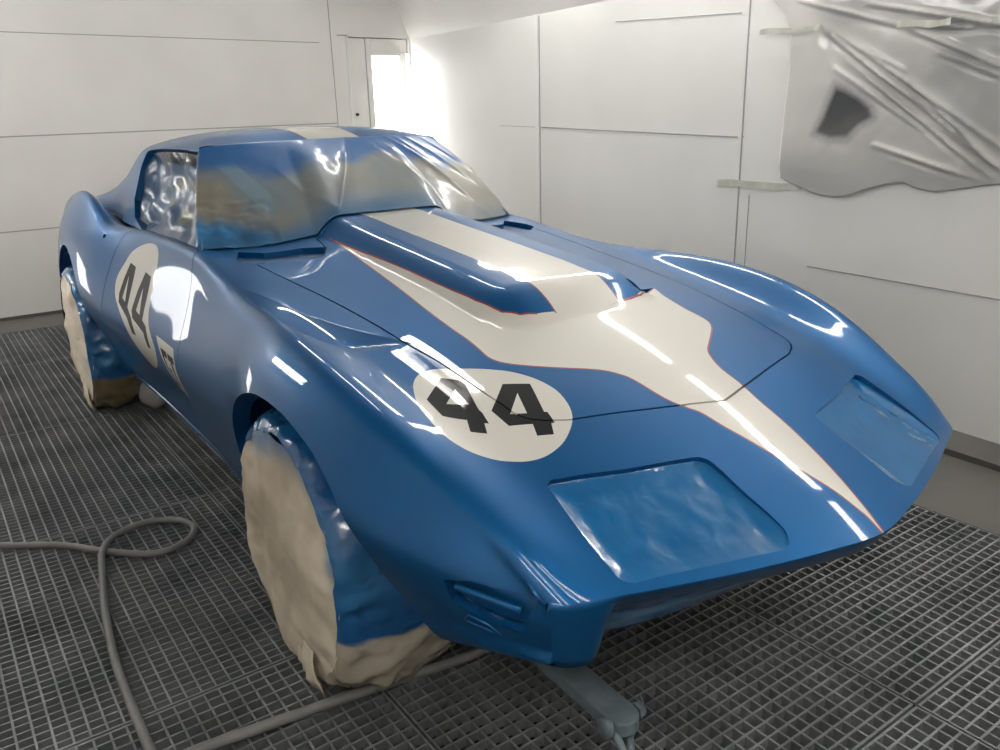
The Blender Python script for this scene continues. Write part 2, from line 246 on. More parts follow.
def spline(pts,n=8):
    pts=[np.array(p,float) for p in pts];P_=[2*pts[0]-pts[1]]+pts+[2*pts[-1]-pts[-2]];out=[]
    for i in range(1,len(P_)-2):
        for k in range(n):
            u=k/n;a,b,c,d=P_[i-1:i+3]
            out.append(.5*((2*b)+(-a+c)*u+(2*a-5*b+4*c-d)*u*u+(-a+3*b-3*c+d)*u**3))
    out.append(pts[-1]);return out
def inside(poly,X,Y):
    poly=np.asarray(poly);c=np.zeros(len(X),bool);j=len(poly)-1
    for i in range(len(poly)):
        xi,yi=poly[i];xj,yj=poly[j]
        k=((yi>Y)!=(yj>Y));c^=k&(X<(xj-xi)*(Y-yi)/((yj-yi) if yj!=yi else 1e-12)+xi);j=i
    return c
def dens(pl,step,closed=False):
    pl=[tuple(p) for p in pl];out=[];n=len(pl)
    for i in range(n if closed else n-1):
        a=np.array(pl[i]);b=np.array(pl[(i+1)%n]);k=max(1,int(np.hypot(*(b-a))/step+.5))
        out+=[tuple(a+(b-a)*j/k) for j in range(k)]
    if not closed: out.append(pl[-1])
    return out
def offset(pl,w,closed):
    a=np.array(pl);n=len(a)
    if closed: t=np.roll(a,-1,0)-np.roll(a,1,0)
    else: t=np.gradient(a,axis=0)
    t/=np.linalg.norm(t,axis=1,keepdims=True)+1e-12
    return a+np.stack([-t[:,1],t[:,0]],1)*w
def stroke(pl,w,closed=False):
    """closed -> (outer,inner) loops ; open -> one polygon"""
    if closed: return offset(pl,w/2,True),offset(pl,-w/2,True)
    return np.concatenate([offset(pl,w/2,False),offset(pl,-w/2,False)[::-1]])
def surf_parts(Pf,Nf,dom,step,loops,classify,mats,flange,names,parent,extra=None):
    """triangulate the (s,t) domain with feature loops as constraint edges, drop label None, one mesh per part"""
    s0,s1,t0,t1=dom;vs=[];es=[]
    def addloop(lp,closed=True):
        lp=[(min(max(a,s0),s1),min(max(b,t0),t1)) for a,b in lp];b=len(vs);vs.extend(lp)
        es.extend((b+i,b+i+1) for i in range(len(lp)-1))
        if closed: es.append((b+len(lp)-1,b))
    addloop(dens([(s0,t0),(s1,t0),(s1,t1),(s0,t1)],step,True))
    for lp,c in loops: addloop(lp,c)
    F_=np.array(vs)
    gs=[];s=s0+step
    while s<s1-step*.3: gs.append(s);s+=step if s>-1.15 or s1<0 else step*2
    gt=np.arange(t0+step,t1-step*.3,step)
    cell=.004;near=set((int(a/cell),int(b/cell)) for a,b in F_)
    for a in gs:
        for b in gt:
            i,j=int(a/cell),int(b/cell)
            if any((i+di,j+dj) in near for di in(-1,0,1) for dj in(-1,0,1)):continue
            vs.append((a,b))
    r=geometry.delaunay_2d_cdt([Vector(v) for v in vs],es,[],0,1e-6)
    V=np.array([(v.x,v.y) for v in r[0]]);Fc=np.array([list(f) for f in r[2]])
    c=V[Fc].mean(1);lab,mi=classify(c[:,0],c[:,1])
    X=Pf(V[:,0],V[:,1]);N=Nf(V[:,0],V[:,1])
    # orient
    fn=np.cross(X[Fc[:,1]]-X[Fc[:,0]],X[Fc[:,2]]-X[Fc[:,0]]);fl=(fn*N[Fc[:,0]]).sum(1)<0;Fc[fl]=Fc[fl][:,::-1]
    edges={}
    for k,f in enumerate(Fc):
        for i in range(3):
            e=(f[i],f[(i+1)%3]);edges.setdefault((min(e),max(e)),[]).append((k,e))
    objs={}
    for pid,name in names.items():
        ks=np.where(lab==pid)[0]
        if len(ks)==0: continue
        used=np.unique(Fc[ks]);mp={int(u):i for i,u in enumerate(used)}
        verts=[X[u] for u in used];faces=[[mp[int(x)] for x in Fc[k]] for k in ks];mm=[mi[k] for k in ks]
        loopn=[N[int(x)] for k in ks for x in Fc[k]]
        dn={}
        for e,l in edges.items():
            if len(l)!=2: continue
            a,b=l
            if lab[a[0]]==lab[b[0]]: continue
            mine=a if lab[a[0]]==pid else b if lab[b[0]]==pid else None
            if mine is None: continue
            oth=b if mine is a else a
            cc=c[oth[0]];dep=flange(lab[oth[0]],cc[0],cc[1])
            if not dep: continue
            i,j=mine[1]
            for q in(i,j):
                if q not in dn: dn[q]=len(verts);verts.append(X[q]-N[q]*dep)
            f=[mp[int(j)],mp[int(i)],dn[i],dn[j]];faces.append(f);mm.append(mi[mine[0]] if dep<.02 else 0)
            vv=[np.array(verts[q]) for q in f];n_=np.cross(vv[1]-vv[0],vv[2]-vv[0]);n_/=np.linalg.norm(n_)+1e-12
            loopn+=[n_]*4
        objs[pid]=link(name,verts,faces,mats,parent,True,mm,loopn)
    return objs
def st_from_xy(x,y,iters=12):
    s,t=x,y
    for _ in range(iters):
        p=P(s,t);e=.004;a=(P(s+e,t)-p)/e;b=(P(s,t+e)-p)/e
        J=np.array([[a[0],b[0]],[a[1],b[1]]]);q=np.linalg.solve(J,[x-p[0],y-p[1]]);s=min(s+float(q[0]),.8);t+=float(q[1])
    return s,t
def t_from_z(s,z):
    tt=np.linspace(.80,1.5,300);zz=P(np.full(300,s),tt)[:,2];return float(np.interp(-z,-zz,tt))
mir=lambda L:[(a,-b) for a,b in L]

# ================================================================== ROOM
YR=lambda x:1.93+.085*(.3-x)
XB=-4.75;XF=3.3;YL=-2.35;ZC=2.75
def quadobj(name,pts,th,m):
    """slab: quad pts (counter-clockwise seen from inside) pushed outwards by th"""
    p=[Vector(q) for q in pts];n=(p[1]-p[0]).cross(p[2]-p[0]).normalized()
    v=[tuple(q) for q in p]+[tuple(q+n*th) for q in p]
    return struct(link(name,v,[(3,2,1,0),(4,5,6,7),(1,5,4,0),(2,6,5,1),(3,7,6,2),(0,4,7,3)],m,None,False))
# back wall with a doorway
def prism(name,poly,frame,th,m,parent=None):
    o,u,w,n=[Vector(q) for q in frame]
    a=[tuple(o+u*p+w*q) for p,q in poly];b=[tuple(Vector(q)-n*th) for q in a];k=len(a)
    return link(name,a+b,[tuple(range(k)),tuple(range(2*k-1,k-1,-1))]+[(i,i+k,(i+1)%k+k,(i+1)%k) for i in range(k)],m,parent,False)
DY0,DY1,DZ=1.785,2.345,1.885
mb=MB();mb.box(XB-.1,XB,YL-.1,DY0,-.05,ZC).box(XB-.1,XB,DY0,YR(XB)+.12,DZ,ZC).box(XB-.1,XB,DY1,YR(XB)+.12,-.05,DZ)
struct(mb.build('wall_back',M['wall']))
quadobj('wall_right',[(XF,YR(XF),-.05),(XB,YR(XB),-.05),(XB,YR(XB),1.87),(XF,YR(XF),1.87)],.1,M['wall2'])
quadobj('wall_left',[(XB,YL,-.05),(XF,YL,-.05),(XF,YL,ZC),(XB,YL,ZC)],.1,M['wall'])
quadobj('wall_front',[(XF,YL,-.05),(XF,YR(XF),-.05),(XF,YR(XF),ZC),(XF,YL,ZC)],.1,M['doors'])
quadobj('ceiling',[(XB,YL,ZC),(XF,YL,ZC),(XF,YR(XB)+.1,ZC),(XB,YR(XB)+.1,ZC)],.1,M['ceil'])
# slanted upper light bay on the right side
quadobj('wall_slope',[(XF,YR(XF),1.87),(XB,YR(XB),1.87),(XB,YR(XB)-.36,ZC),(XF,YR(XF)-.36,ZC)],.06,M['wall'])
# joints of the sheet metal panels
tn=[0]
def trim(o):
    tn[0]+=1;o.name='trim_%d'%tn[0];return struct(o)
jx=.004
def back_seam(y0,z0,y1,z1,w=.0035,m='seam'):
    a=Vector((XB+.001,y0,z0));b=Vector((XB+.001,y1,z1));d=(b-a).normalized();n=Vector((1,0,0))
    return trim(MB().obox((a+b)/2,d,n.cross(d),n,(b-a).length/2,w,.0015).build('trim',M[m]))
def right_seam(x0,z0,x1,z1,w=.0035,m='seam',dep=.0015):
    a=Vector((x0,YR(x0),z0));b=Vector((x1,YR(x1),z1));d=(b-a).normalized();n=Vector((-.085,-1,0)).normalized()
    return trim(MB().obox((a+b)/2+n*dep*.6,d,n.cross(d),n,(b-a).length/2,w,dep).build('trim',M[m]))
back_seam(YL,1.86,1.545,1.83,.003);back_seam(YL,1.192,1.64,1.222,.004);back_seam(YL,.585,1.64,.60,.004)
back_seam(1.655,0,1.64,2.7,.003)
for q in (1.70,): back_seam(q,1.889,YR(XB),1.889,.004)
right_seam(-3.3,1.183,-2.85,1.176,.0015);right_seam(-2.77,1.174,-1.03,1.133,.0035);right_seam(-1.0,1.135,-.99,1.135,.002)
right_seam(-2.785,0,-2.785,1.86,.0045);right_seam(-2.835,0,-2.835,1.6,.002);right_seam(-2.81,0,-2.81,1.87,.018,'wall2',.006)
right_seam(-1.0,0,-1.0,1.87,.004);right_seam(-.93,.3,-.93,.86,.002)
right_seam(-2.0,1.75,-1.05,1.70,.0022);right_seam(-.55,.56,.9,.56,.003)
# ---- floor: solid border, grating panels, pit
mb=MB();GX0,GX1,GY0,GY1=-4.33,3.1,-2.1,1.18
mb.box(XB-.1,GX0,YL-.1,YR(XB)+.1,-.06,0).box(GX1,XF+.1,YL-.1,YR(XB),-.06,0).box(GX0,GX1,GY1,2.5,-.06,0).box(GX0,GX1,YL-.1,GY0,-.06,0)
struct(mb.build('floor',M['slab']))
g=MB()
xs=[GX0,-3.43,-2.24,-1.10,-.025,1.0,2.05,GX1];ys=[-2.1,-1.61,-.677,.25,1.18]
top=-.001
for i in range(len(xs)-1):
    a,b=xs[i]+.003,xs[i+1]-.003
    pitch=.0333 if i>=4 else .0285
    for j in range(len(ys)-1):
        c,d=ys[j]+.003,ys[j+1]-.003
        n=round((d-c)/.0340)
        for k in range(n+1):
            y=c+(d-c)*k/n;w=.0026 if 0<k<n else .005;g.box(a,b,max(y-w,c),min(y+w,d),top-.03,top)
        n=round((b-a)/pitch)
        for k in range(n+1):
            x=a+(b-a)*k/n;e=0<k<n;w=(.0023 if i<4 else .0028) if e else .006
            g.box(max(x-w,a),min(x+w,b),c,d,top-(.03 if not e else .022),top+((-.0012 if i<4 else .0008) if e else -.0005))
o=struct(g.build('floor_grating',M['grate']));o.name='trim_30'
quadobj('floor_pit',[(GX0,GY1,-.32),(GX1,GY1,-.32),(GX1,GY0,-.32),(GX0,GY0,-.32)],.02,M['pit']).name='floor.001'
g=MB();g.box(GX0-.02,GX0,GY0,GY1,-.34,-.06).box(GX0,GX1,GY1,GY1+.02,-.34,-.06).box(GX0,GX1,GY0-.02,GY0,-.34,-.06).box(GX1,GX1+.02,GY0,GY1,-.34,-.06)
trim(g.build('trim',M['pit']))
# bearers under the grating
g=MB()
for x in xs[1:-1]: g.box(x-.025,x+.025,GY0,GY1,-.10,-.034)
for y in ys[1:-1]: g.box(GX0,GX1,y-.02,y+.02,-.14,-.1)
trim(g.build('trim',M['pit']))
# curb plate along the right wall: dark step line
o=trim(MB().obox((-.7,1.62+.11,.012),(1,-.05,0),(.05,1,0),(0,0,1),4.0,.012,.012).build('trim',M['slab']));
g=MB();g.box(XB,XB+.012,YL,1.72,0,.02);trim(g.build('trim',M['slab']))
# ---- door in the far corner
dr=D.objects.new('door_1',None);COL.objects.link(dr);dr['kind']='structure';dr.location=(XB,(DY0+DY1)/2,0)
def local(o,p): o.parent=p;o.matrix_parent_inverse=p.matrix_world.inverted();return o
def loc_mb(mb,p):
    l=p.location;mb.v=[(a-l.x,b-l.y,c-l.z) for a,b,c in mb.v];return mb
mb=MB()
ly0,ly1=2.00,2.265
mb.box(XB-.05,XB-.012,DY0+.012,1.945,0,DZ-.012).box(XB-.05,XB-.012,1.952,ly0,0,DZ-.012).box(XB-.05,XB-.012,ly1,DY1-.012,0,DZ-.012).box(XB-.05,XB-.012,ly0,ly1,1.745,DZ-.012).box(XB-.05,XB-.012,ly0,ly1,0,.25)
loc_mb(mb,dr).build('door_leaf',M['wall'],dr,bevel=.003)
mb=MB();mb.box(XB-.04,XB+.006,DY0-.012,DY0+.008,0,DZ+.01).box(XB-.04,XB+.006,DY1-.008,DY1+.012,0,DZ+.01).box(XB-.04,XB+.006,DY0-.012,DY1+.012,DZ-.006,DZ+.012)
loc_mb(mb,dr).build('door_frame',M['fixture'],dr)
loc_mb(MB().box(XB-.035,XB-.025,ly0,ly1,.25,1.745),dr).build('door_window',M['doorlite'],dr)
loc_mb(MB().cyl((XB-.012,1.83,1.285),(XB+.012,1.83,1.285),.011),dr).build('door_knob',M['black'],dr,True)
# ---- lamps
def lamp(name,c,ax,up,hl,hw,label,group,m='tube',ntube=1,depth=.04):
    ax=Vector(ax).normalized();up=Vector(up).normalized();side=ax.cross(up).normalized();c=Vector(c)
    r=empty(name,c,label,'light',group)
    MB().obox(-up*depth,ax,side,up,hl+.03,hw+.02,depth*.4).build('housing',M['fixture'],r)
    for k in range(ntube):
        q=side*((k-(ntube-1)/2)*(2*hw/max(ntube,1)))
        MB().cyl(q-ax*hl,q+ax*hl,min(.019,hw),seg=12).build('tube',M[m],r,True)
    return r
TUBES=[(-2.9,.42),(-1.55,.50)]
for i,(x,y) in enumerate(TUBES):
    lamp('ceiling_light',(x,y,ZC-.06),(1,0,0),(0,0,-1),.56,.04,'slim fluorescent batten on the booth ceiling above the car','ceiling lights above the car',ntube=2)
for i,y in enumerate((-1.35,-.25,.85)):  # added out of view to fill the car's front with light
    lamp('ceiling_light',(2.35,y,ZC-.06),(1,0,0),(0,0,-1),.58,.26,'wide added fill light, out of view, on the ceiling at the near end of the booth','added fill lights at the near end',ntube=2)
for i,x in enumerate((-2.55,-1.15,.25,1.6)):
    lamp('wall_light',(x,YR(x)-.20,2.28),(1,-.085,0),(-.03,-.92,-.38),.58,.06,'fluorescent light bay in the sloping panel over the right wall','light bays over the right wall',ntube=2)
for i,x in enumerate((-4.0,-2.7,2.3)):  # the last one is added behind the camera to brighten the right wall
    lp_=lamp('side_light',(x,YL+.22,2.25),(1,0,0),(0,.9,-.4),.58,.13,'fluorescent light bay high on the left wall','light bays over the left wall',ntube=3)
    for q in (-.4,.4): MB().box(q-.02,q+.02,-.219,-.02,-.02,.02).build('bracket',M['fixture'],lp_)
# upright light panels in the two far corners
def upright(x0,x1,z0,z1,right,label):
    xm=(x0+x1)/2
    y=YR(xm) if right else YL;r=empty('corner_light',(xm,y,0),label,'light')
    n=Vector((-.085,-1,0)).normalized() if right else Vector((0,1,0));ax=Vector((0,0,1)).cross(n)
    MB().obox(n*.012+Vector((0,0,(z0+z1)/2)),ax,(0,0,1),n,(x1-x0)/2+.02,(z1-z0)/2+.02,.01).build('housing',M['fixture'],r)
    MB().obox(n*.024+Vector((0,0,(z0+z1)/2)),ax,(0,0,1),n,(x1-x0)/2,(z1-z0)/2,.004).build('diffuser',M['glow'],r,bevel=.003)
yc=YR(-4.62)-.065
r=empty('corner_light',(-4.66,yc,0),'upright fluorescent light in the far right corner, washing the right wall white','light')
MB().box(-.06,-.05,-.035,.045,.02,1.76).box(-.06,.025,-.042,-.035,.02,1.76).build('housing',M['fixture'],r)
for q in(-.015,): MB().cyl((0,q,.06),(0,q,1.70),.017,seg=12).build('tube',M['tube2'],r,True)
r=empty('corner_light',(XB,-1.85,0),'bright upright light panel at the left end of the back wall','light')
MB().box(0,.03,-.19,.28,.0,.82).build('housing',M['fixture'],r);MB().box(.03,.04,-.15,.25,.34,.76).build('diffuser',M['glow'],r)

# ================================================================== CAR
car=empty('sports_car',(0,0,0),'blue racing sports car with white stripes and number 44 roundels, masked for painting','car')
FT_=FT
hoodR=FT_['gapR'];hoodL=FT_['gapL']
# hood outline: mean of both sides, then mirrored
sR=np.array(hoodR);sL=np.array(hoodL)
half=[(float(a),float(b)) for a,b in [(-abs(0)+q[0],abs(q[1])) for q in hoodR]]
Lq=sorted((q[0],abs(q[1])) for q in hoodL[4:])
half2=[]
for a,b in half:
    if a<.40: b=.5*(b+float(np.interp(a,[q[0] for q in Lq],[q[1] for q in Lq])))
    half2.append((a,b))
rear=[st_from_xy(*q) for q in [(-.64,.362),(-.72,.312),(-.845,.285),(-.872,.2)]]
hl_=half2[::-1]          # front -> rear on the left (t>0)
hood=[(.528,0.0)]+hl_+[(-.728,.505)]+rear
hood=hood+[(-.884,0.0)]+mir(rear[::-1])+[(-.728,-.505)]+mir(half2)
hood=dens(hood,.012,True)
hood_o,hood_i=stroke(hood,.0038,True)
if abs(sum(a[0]*b[1]-b[0]*a[1] for a,b in zip(hood_o,np.roll(hood_o,-1,0))))<abs(sum(a[0]*b[1]-b[0]*a[1] for a,b in zip(hood_i,np.roll(hood_i,-1,0)))): hood_o,hood_i=hood_i,hood_o
# headlight openings
hlp=[(a,b) for a,b in FT_['hl']];hlp=[tuple(q) for q in spline(hlp+[hlp[0]],3)[:-1]]
hl_R=dens(hlp,.012,True);hl_L=mir(hl_R)
vent=dens(FT_['vent'],.02,True);vent2=mir(vent)
# wheel arches
af=[(-.36,.10),(-.355,.33),(-.325,.45),(-.28,.53),(-.21,.61),(-.13,.665),(-.04,.70),(.05,.712),(.148,.707),(.219,.693),(.294,.669),(.357,.635),(.404,.60),(.44,.56),(.475,.51),(.502,.436),(.535,.389),(.56,.33),(.57,.20)]
af=spline(af,3);arch=[(float(s),(t_from_z(s,z) if z>.24 else 1.5)) for s,z in af]
ar=[(-2.48+.405*math.cos(a),.345+.41*math.sin(a)) for a in np.linspace(math.pi*1.08,-math.pi*.08,40)]
ar=[(-2.89,.1)]+ar+[(-2.07,.1)];arch2=[(float(s),(t_from_z(s,z) if z>.26 else 1.5)) for s,z in ar]
archs=[dens(arch,.015,True),dens(mir(arch),.015,True),dens(arch2,.02,True),dens(mir(arch2),.02,True)]
# doors
def door_loop(sg):
    fr=[(a,t_from_z(a,z)) for a,z in [(-.945,.80),(-.95,.72),(-.955,.60),(-.97,.50),(-1.0,.38),(-1.01,.27)]]
    lo=[(-1.2,1.355),(-1.6,1.355),(-1.72,1.35)];re=[(-1.78,1.25),(-1.82,1.05),(-1.82,.85),(-1.80,.74)]
    tp=[(-1.77,.70),(-1.6,.685),(-1.2,.685),(-.98,.69)]
    return dens([(a,b*sg) for a,b in fr+lo+re+tp],.015,True)
dR=door_loop(-1);dL=door_loop(1)
def io(lp,w=.004):
    a,b=stroke(lp,w,True)
    ar_=lambda q:abs(sum(u[0]*v[1]-v[0]*u[1] for u,v in zip(q,np.roll(q,-1,0))))
    return (a,b) if ar_(a)>ar_(b) else (b,a)
dRo,dRi=io(dR);dLo,dLi=io(dL)
# white arrow shape on the nose + stripe over the bulge
outR=[q for q in FT_['outR'] if q[0]<.79]+[(.8,-.0015)];outL=[q for q in FT_['outL'] if q[0]<.79]+[(.8,.004)]
footR=FT_['footR'];footL=FT_['footL']
outR=[tuple(map(float,q)) for q in spline(outR,3)];outL=[tuple(map(float,q)) for q in spline(outL,3)];outLh=0;mirR=[(a,-b-.0) for a,b in outR if a<.15]
fl=[(a,-b) for a,b in footR]
arrow=[tuple(q) for q in outR]+[tuple(q) for q in outL[::-1][:-1]]
tipL=FT_['footL'][-1]
leftwing=[tuple(tipL),FT_['footL'][1],FT_['footL'][0]]
wing=dens([(a,-b) for a,b in outR if a<-.08]+[(a,-b) for a,b in footR[::-1] if a<-.08],.015,True)
FB=[(.166,-.108),(.176,-.06),(.18,0),(.176,.06),(.170,.103)]
arrow=arrow+leftwing+[q for q in FB[::-1]][1:-1]+[tuple(q) for q in footR[::-1]]
arrow=dens(arrow,.012,True)
bst=dens([(.168,-.107),(.05,-.107),(-.5,-.107),(-.884,-.107),(-.884,.107),(-.5,.107),(.05,.107),(.170,.104),(.176,.06),(.18,0),(.176,-.06)],.015,True)
REDW=.0038
red=[stroke(dens(outR,.012),REDW),stroke(dens(outL[2:],.012),REDW),stroke(dens(footR[:-1],.012),REDW),stroke(dens([(a,b) for a,b in footL[:1]]+[(.166,.15),(.155,.2)]+[footL[-1]],.012),REDW*1.2),
     stroke(dens([(.168,-.107),(.10,-.107),(.04,-.107)],.012),REDW),stroke(dens([(.170,.104),(.1,.107),(.0,.107)],.012),REDW)]
sm=lambda L,n=4:dens([tuple(q) for q in spline(list(L)+[L[0]],n)[:-1]],.012,True)
rnd=sm(FT_['round']);drd=sm(FT_['droundel'])
digs=[(dens(FT_[a],.012,True),dens(FT_[b],.012,True)) for a,b in(('d1','d1h'),('d2','d2h'),('e1','e1h'),('e2','e2h'))]
bulge_shade=dens(FT_['bulge_shade'],.01,True)
# GT box on the door / fender
gq=[np.array(q) for q in FT_['gt']]
def gt(u,v): return tuple((1-u)*(1-v)*gq[0]+u*(1-v)*gq[1]+u*v*gq[2]+(1-u)*v*gq[3])
def gpoly(L): return dens([gt(u,v) for u,v in L],.015,True)
gtw=gpoly([(0,0),(1,0),(1,1),(0,1)]);
gtG=gpoly([(.50,.18),(.13,.18),(.13,.93),(.50,.93),(.50,.50),(.34,.50),(.34,.60),(.39,.60),(.39,.81),(.25,.81),(.25,.31),(.50,.31)])
gtT=gpoly([(.55,.18),(.93,.18),(.93,.31),(.80,.31),(.80,.93),(.68,.93),(.68,.31),(.55,.31)])
slot=dens([q for q in FT_['slot'][:4]]+[(.786,-.722),(.784,-.768)]+[q for q in FT_['slot'][6:]],.012,True)
slots=[slot,mir(slot)];mk=dens(FT_['marker'],.012,True)
ho=FT_['hole'][0];hole=[(ho[0]+.010*math.cos(a),ho[1]+.010*math.sin(a)) for a in np.linspace(0,6.28,13)[:-1]]
loops=[(hood_o,True),(hood_i,True),(hl_R,True),(hl_L,True),(vent,True),(vent2,True),(dRo,True),(dRi,True),(dLo,True),(dLi,True),(arrow,True),(wing,True),(bulge_shade,True),(bst,True),(rnd,True),(drd,True),(gtw,True),(gtG,True),(gtT,True),(slot,True),(slots[1],True),(hole,True)]
for q in ((-.0022),(.0022)):
    loops+=[([tuple(p) for p in offset(dens([(WA[0],-WA[1]),(WB[0],-WB[1])],.01),q,False)],False),([tuple(p) for p in offset(dens([(WC[0],-WC[1]),(WB[0],-WB[1])],.01),q*2,False)],False)]
cut=[(.60,1.5),(.645,1.32),(.70,1.16),(.76,1.06),(.80,1.0),(.80,1.5)];archs.append(dens(cut,.015,True))
loops+=[(a,True) for a in archs]+[(q,True) for d in digs for q in d]+[(r,True) for r in red]
def cls(s,t):
    lab=np.zeros(len(s),int);mi=np.zeros(len(s),int)
    I=lambda p:inside(p,s,t)
    w=I(arrow)|I(bst)|I(wing);rd=np.zeros(len(s),bool)
    for r in red: rd|=I(r)
    top=np.abs(t)<.72;side=~top
    mi[w]=1;mi[rd]=2
    k=I(rnd);mi[k]=1
    for i,(a,b) in enumerate(digs[:2]): mi[I(a)&~I(b)]=3
    k=I(drd)&(t<-.6);mi[k]=1
    for a,b in digs[2:]: mi[I(a)&~I(b)]=3
    mi[I(gtw)]=1;mi[I(gtG)|I(gtT)]=3
    lab[I(hood_i)]=1;lab[I(hood_o)&~I(hood_i)]=-1
    lab[I(dRi)]=2;lab[I(dRo)&~I(dRi)]=-1;lab[I(dLi)]=3;lab[I(dLo)&~I(dLi)]=-1
    lab[I(hl_R)|I(hl_L)]=-2;lab[I(vent)|I(vent2)]=-3
    for a in archs: lab[I(a)]=-4
    lab[I(slot)|I(slots[1])]=-5;lab[I(hole)]=-6;lab[I(bulge_shade)]=-6
    # cabin opening under the glass
    lab[(s>-2.0)&(s<-1.12)&(np.abs(t)<.5)]=-7
    return lab,mi
fl_=lambda l,s,t:{-1:.013,-2:.030,-3:.020,-4:.045,-5:.018,-6:.02}.get(int(l),0)
mats=[M['paint'],M['white'],M['red'],M['black']]
parts=surf_parts(P,Nrm,(S0,S1,-1.5,1.5),.016,loops,cls,mats,fl_,{0:'body',1:'hood',2:'door',3:'door'},car)
def patch(name,loop,depth,m,parent,grow=.0,step=.02,dz=None,col=None,thick=0):
    """fill a loop with a surface sunk below the body skin; depth may be a function of (s,t)"""
    lp=np.array(loop);c=lp.mean(0);lp=c+(lp-c)*(1+grow)
    vs=[tuple(q) for q in lp];n=len(vs);es=[(i,(i+1)%n) for i in range(n)]
    a0,b0=lp.min(0);a1,b1=lp.max(0)
    gx,gy=np.meshgrid(np.arange(a0,a1,step),np.arange(b0,b1,step));gx=gx.ravel();gy=gy.ravel();k=inside(lp,gx,gy)
    vs+=[(x,y) for x,y in zip(gx[k],gy[k])]
    r=geometry.delaunay_2d_cdt([Vector(v) for v in vs],es,[],1,1e-6)
    V=np.array([(v.x,v.y) for v in r[0]]);X=P(V[:,0],V[:,1]);N=Nrm(V[:,0],V[:,1])
    dd=np.array([depth(a,b) for a,b in V]) if callable(depth) else np.full(len(V),depth)
    Y=X-N*dd[:,None];F_=[list(f) for f in r[2]]
    fn=np.cross(Y[F_[0][1]]-Y[F_[0][0]],Y[F_[0][2]]-Y[F_[0][0]])
    if fn@N[F_[0][0]]<0:F_=[f[::-1] for f in F_]
    o=link(name,Y,F_,m,parent)
    if col: paintcol(o,[col(*v) for v in V])
    return o
def paintcol(o,cols):
    at=o.data.color_attributes.new('spray_sheen','FLOAT_COLOR','POINT')
    for i,c in enumerate(cols): at.data[i].color=(c[0],c[1],c[2],1)
# headlight buckets, vents, slot backs
for lp in (hl_R,hl_L): patch('headlight_bucket',lp,.045,M['shade'],car,.0)
for lp in (vent,vent2): patch('cowl_vent',lp,.018,M['shade'],car,.0)
for lp in slots: patch('bumper_recess',lp,.020,M['paint'],car,.0)
patch('bulge_shade_patch',bulge_shade,.022,M['shade'],car,.1)  # shade on the bulge's front corner, set in as a sunk dark patch
patch('aerial_hole',hole,.02,M['dark'],car,.2)
# rims around recesses keep their own painted edge via the flanges of the body
# side marker frame
fr=stroke(mk,.006,True)
def ring(name,a,b,h,m,parent):
    n=len(a);A=np.array(a);B=np.array(b);V=[];F_=[]
    for L,d in((A,-.0005),(A,h),(B,h),(B,-.0005)):
        V+=list(P(L[:,0],L[:,1])+Nrm(L[:,0],L[:,1])*d)
    for k in range(3):
        for i in range(n): j=(i+1)%n;F_.append((k*n+i,k*n+j,(k+1)*n+j,(k+1)*n+i))
    return link(name,V,F_,m,parent)
ring('marker_frame',fr[0],fr[1],.003,M['paint'],car)
# bright rolled ledge in the bumper recess + bracket at the corner
def ledge(sg):
    pts=[]
    for s,t in spline(FT_['ledge'],5):
        t=-abs(t)*(1 if sg<0 else -1);p=P(s,t);n=Nrm(s,t);pts.append(p-n*.006)
    MB().tube(pts,.0075,10).build('bumper_ledge',M['paint'],car,True)
for sg in(-1,1): ledge(sg)
for sg in(-1,1): MB().tube([P(s,sg*1.395)-np.array([0,sg*-.002,.004]) for s in np.linspace(-2.02,-.40,50)],.011,10).build('sill_trim',M['paint'],car,True)
# ---- front panel under the nose edge
ts=np.concatenate([np.linspace(-.71,-.50,16),np.linspace(-.495,.495,60),np.linspace(.50,.71,16)])
E0=P(np.full(len(ts),.8),ts)
tang=np.gradient(E0,axis=0);on=np.stack([-tang[:,1],tang[:,0],0*tang[:,0]],1);on/=np.linalg.norm(on,axis=1,keepdims=True)
on*=np.sign((on[:,0]))[:,None]
rows=[];nr=9
for i,(t,e,n) in enumerate(zip(ts,E0,on)):
    at=abs(t);cor=sst(at,.545,.60)*(t<0)       # deep at the corners only
    H=.040+.012*(1-at/.71)+(.092)*cor
    H=H if at<.70 or t>0 else .133
    inn=.022*(1-cor)+.05*cor*0+.012
    col=[]
    for k in range(nr):
        u=k/(nr-1);z=e[2]-H*u
        off=(.004*math.sin(min(u*6,1)*math.pi/2))*0-inn*u**1.3
        x=e+n*off;x[2]=z;col.append(x)
    if t<=-.705:     # meet the side skin
        q=P(np.full(nr,.8),np.sign(t)*np.linspace(.71,1.40,nr));col=[q[k] for k in range(nr)]
    rows.append(col)
V=[p for c in rows for p in c];F_=[(i*nr+k,(i+1)*nr+k,(i+1)*nr+k+1,i*nr+k+1) for i in range(len(ts)-1) for k in range(nr-1)]
o=link('front_panel',V,[f[::-1] for f in F_],M['paint'],car);sol=o.modifiers.new('s','SOLIDIFY');sol.thickness=.004;sol.offset=-1
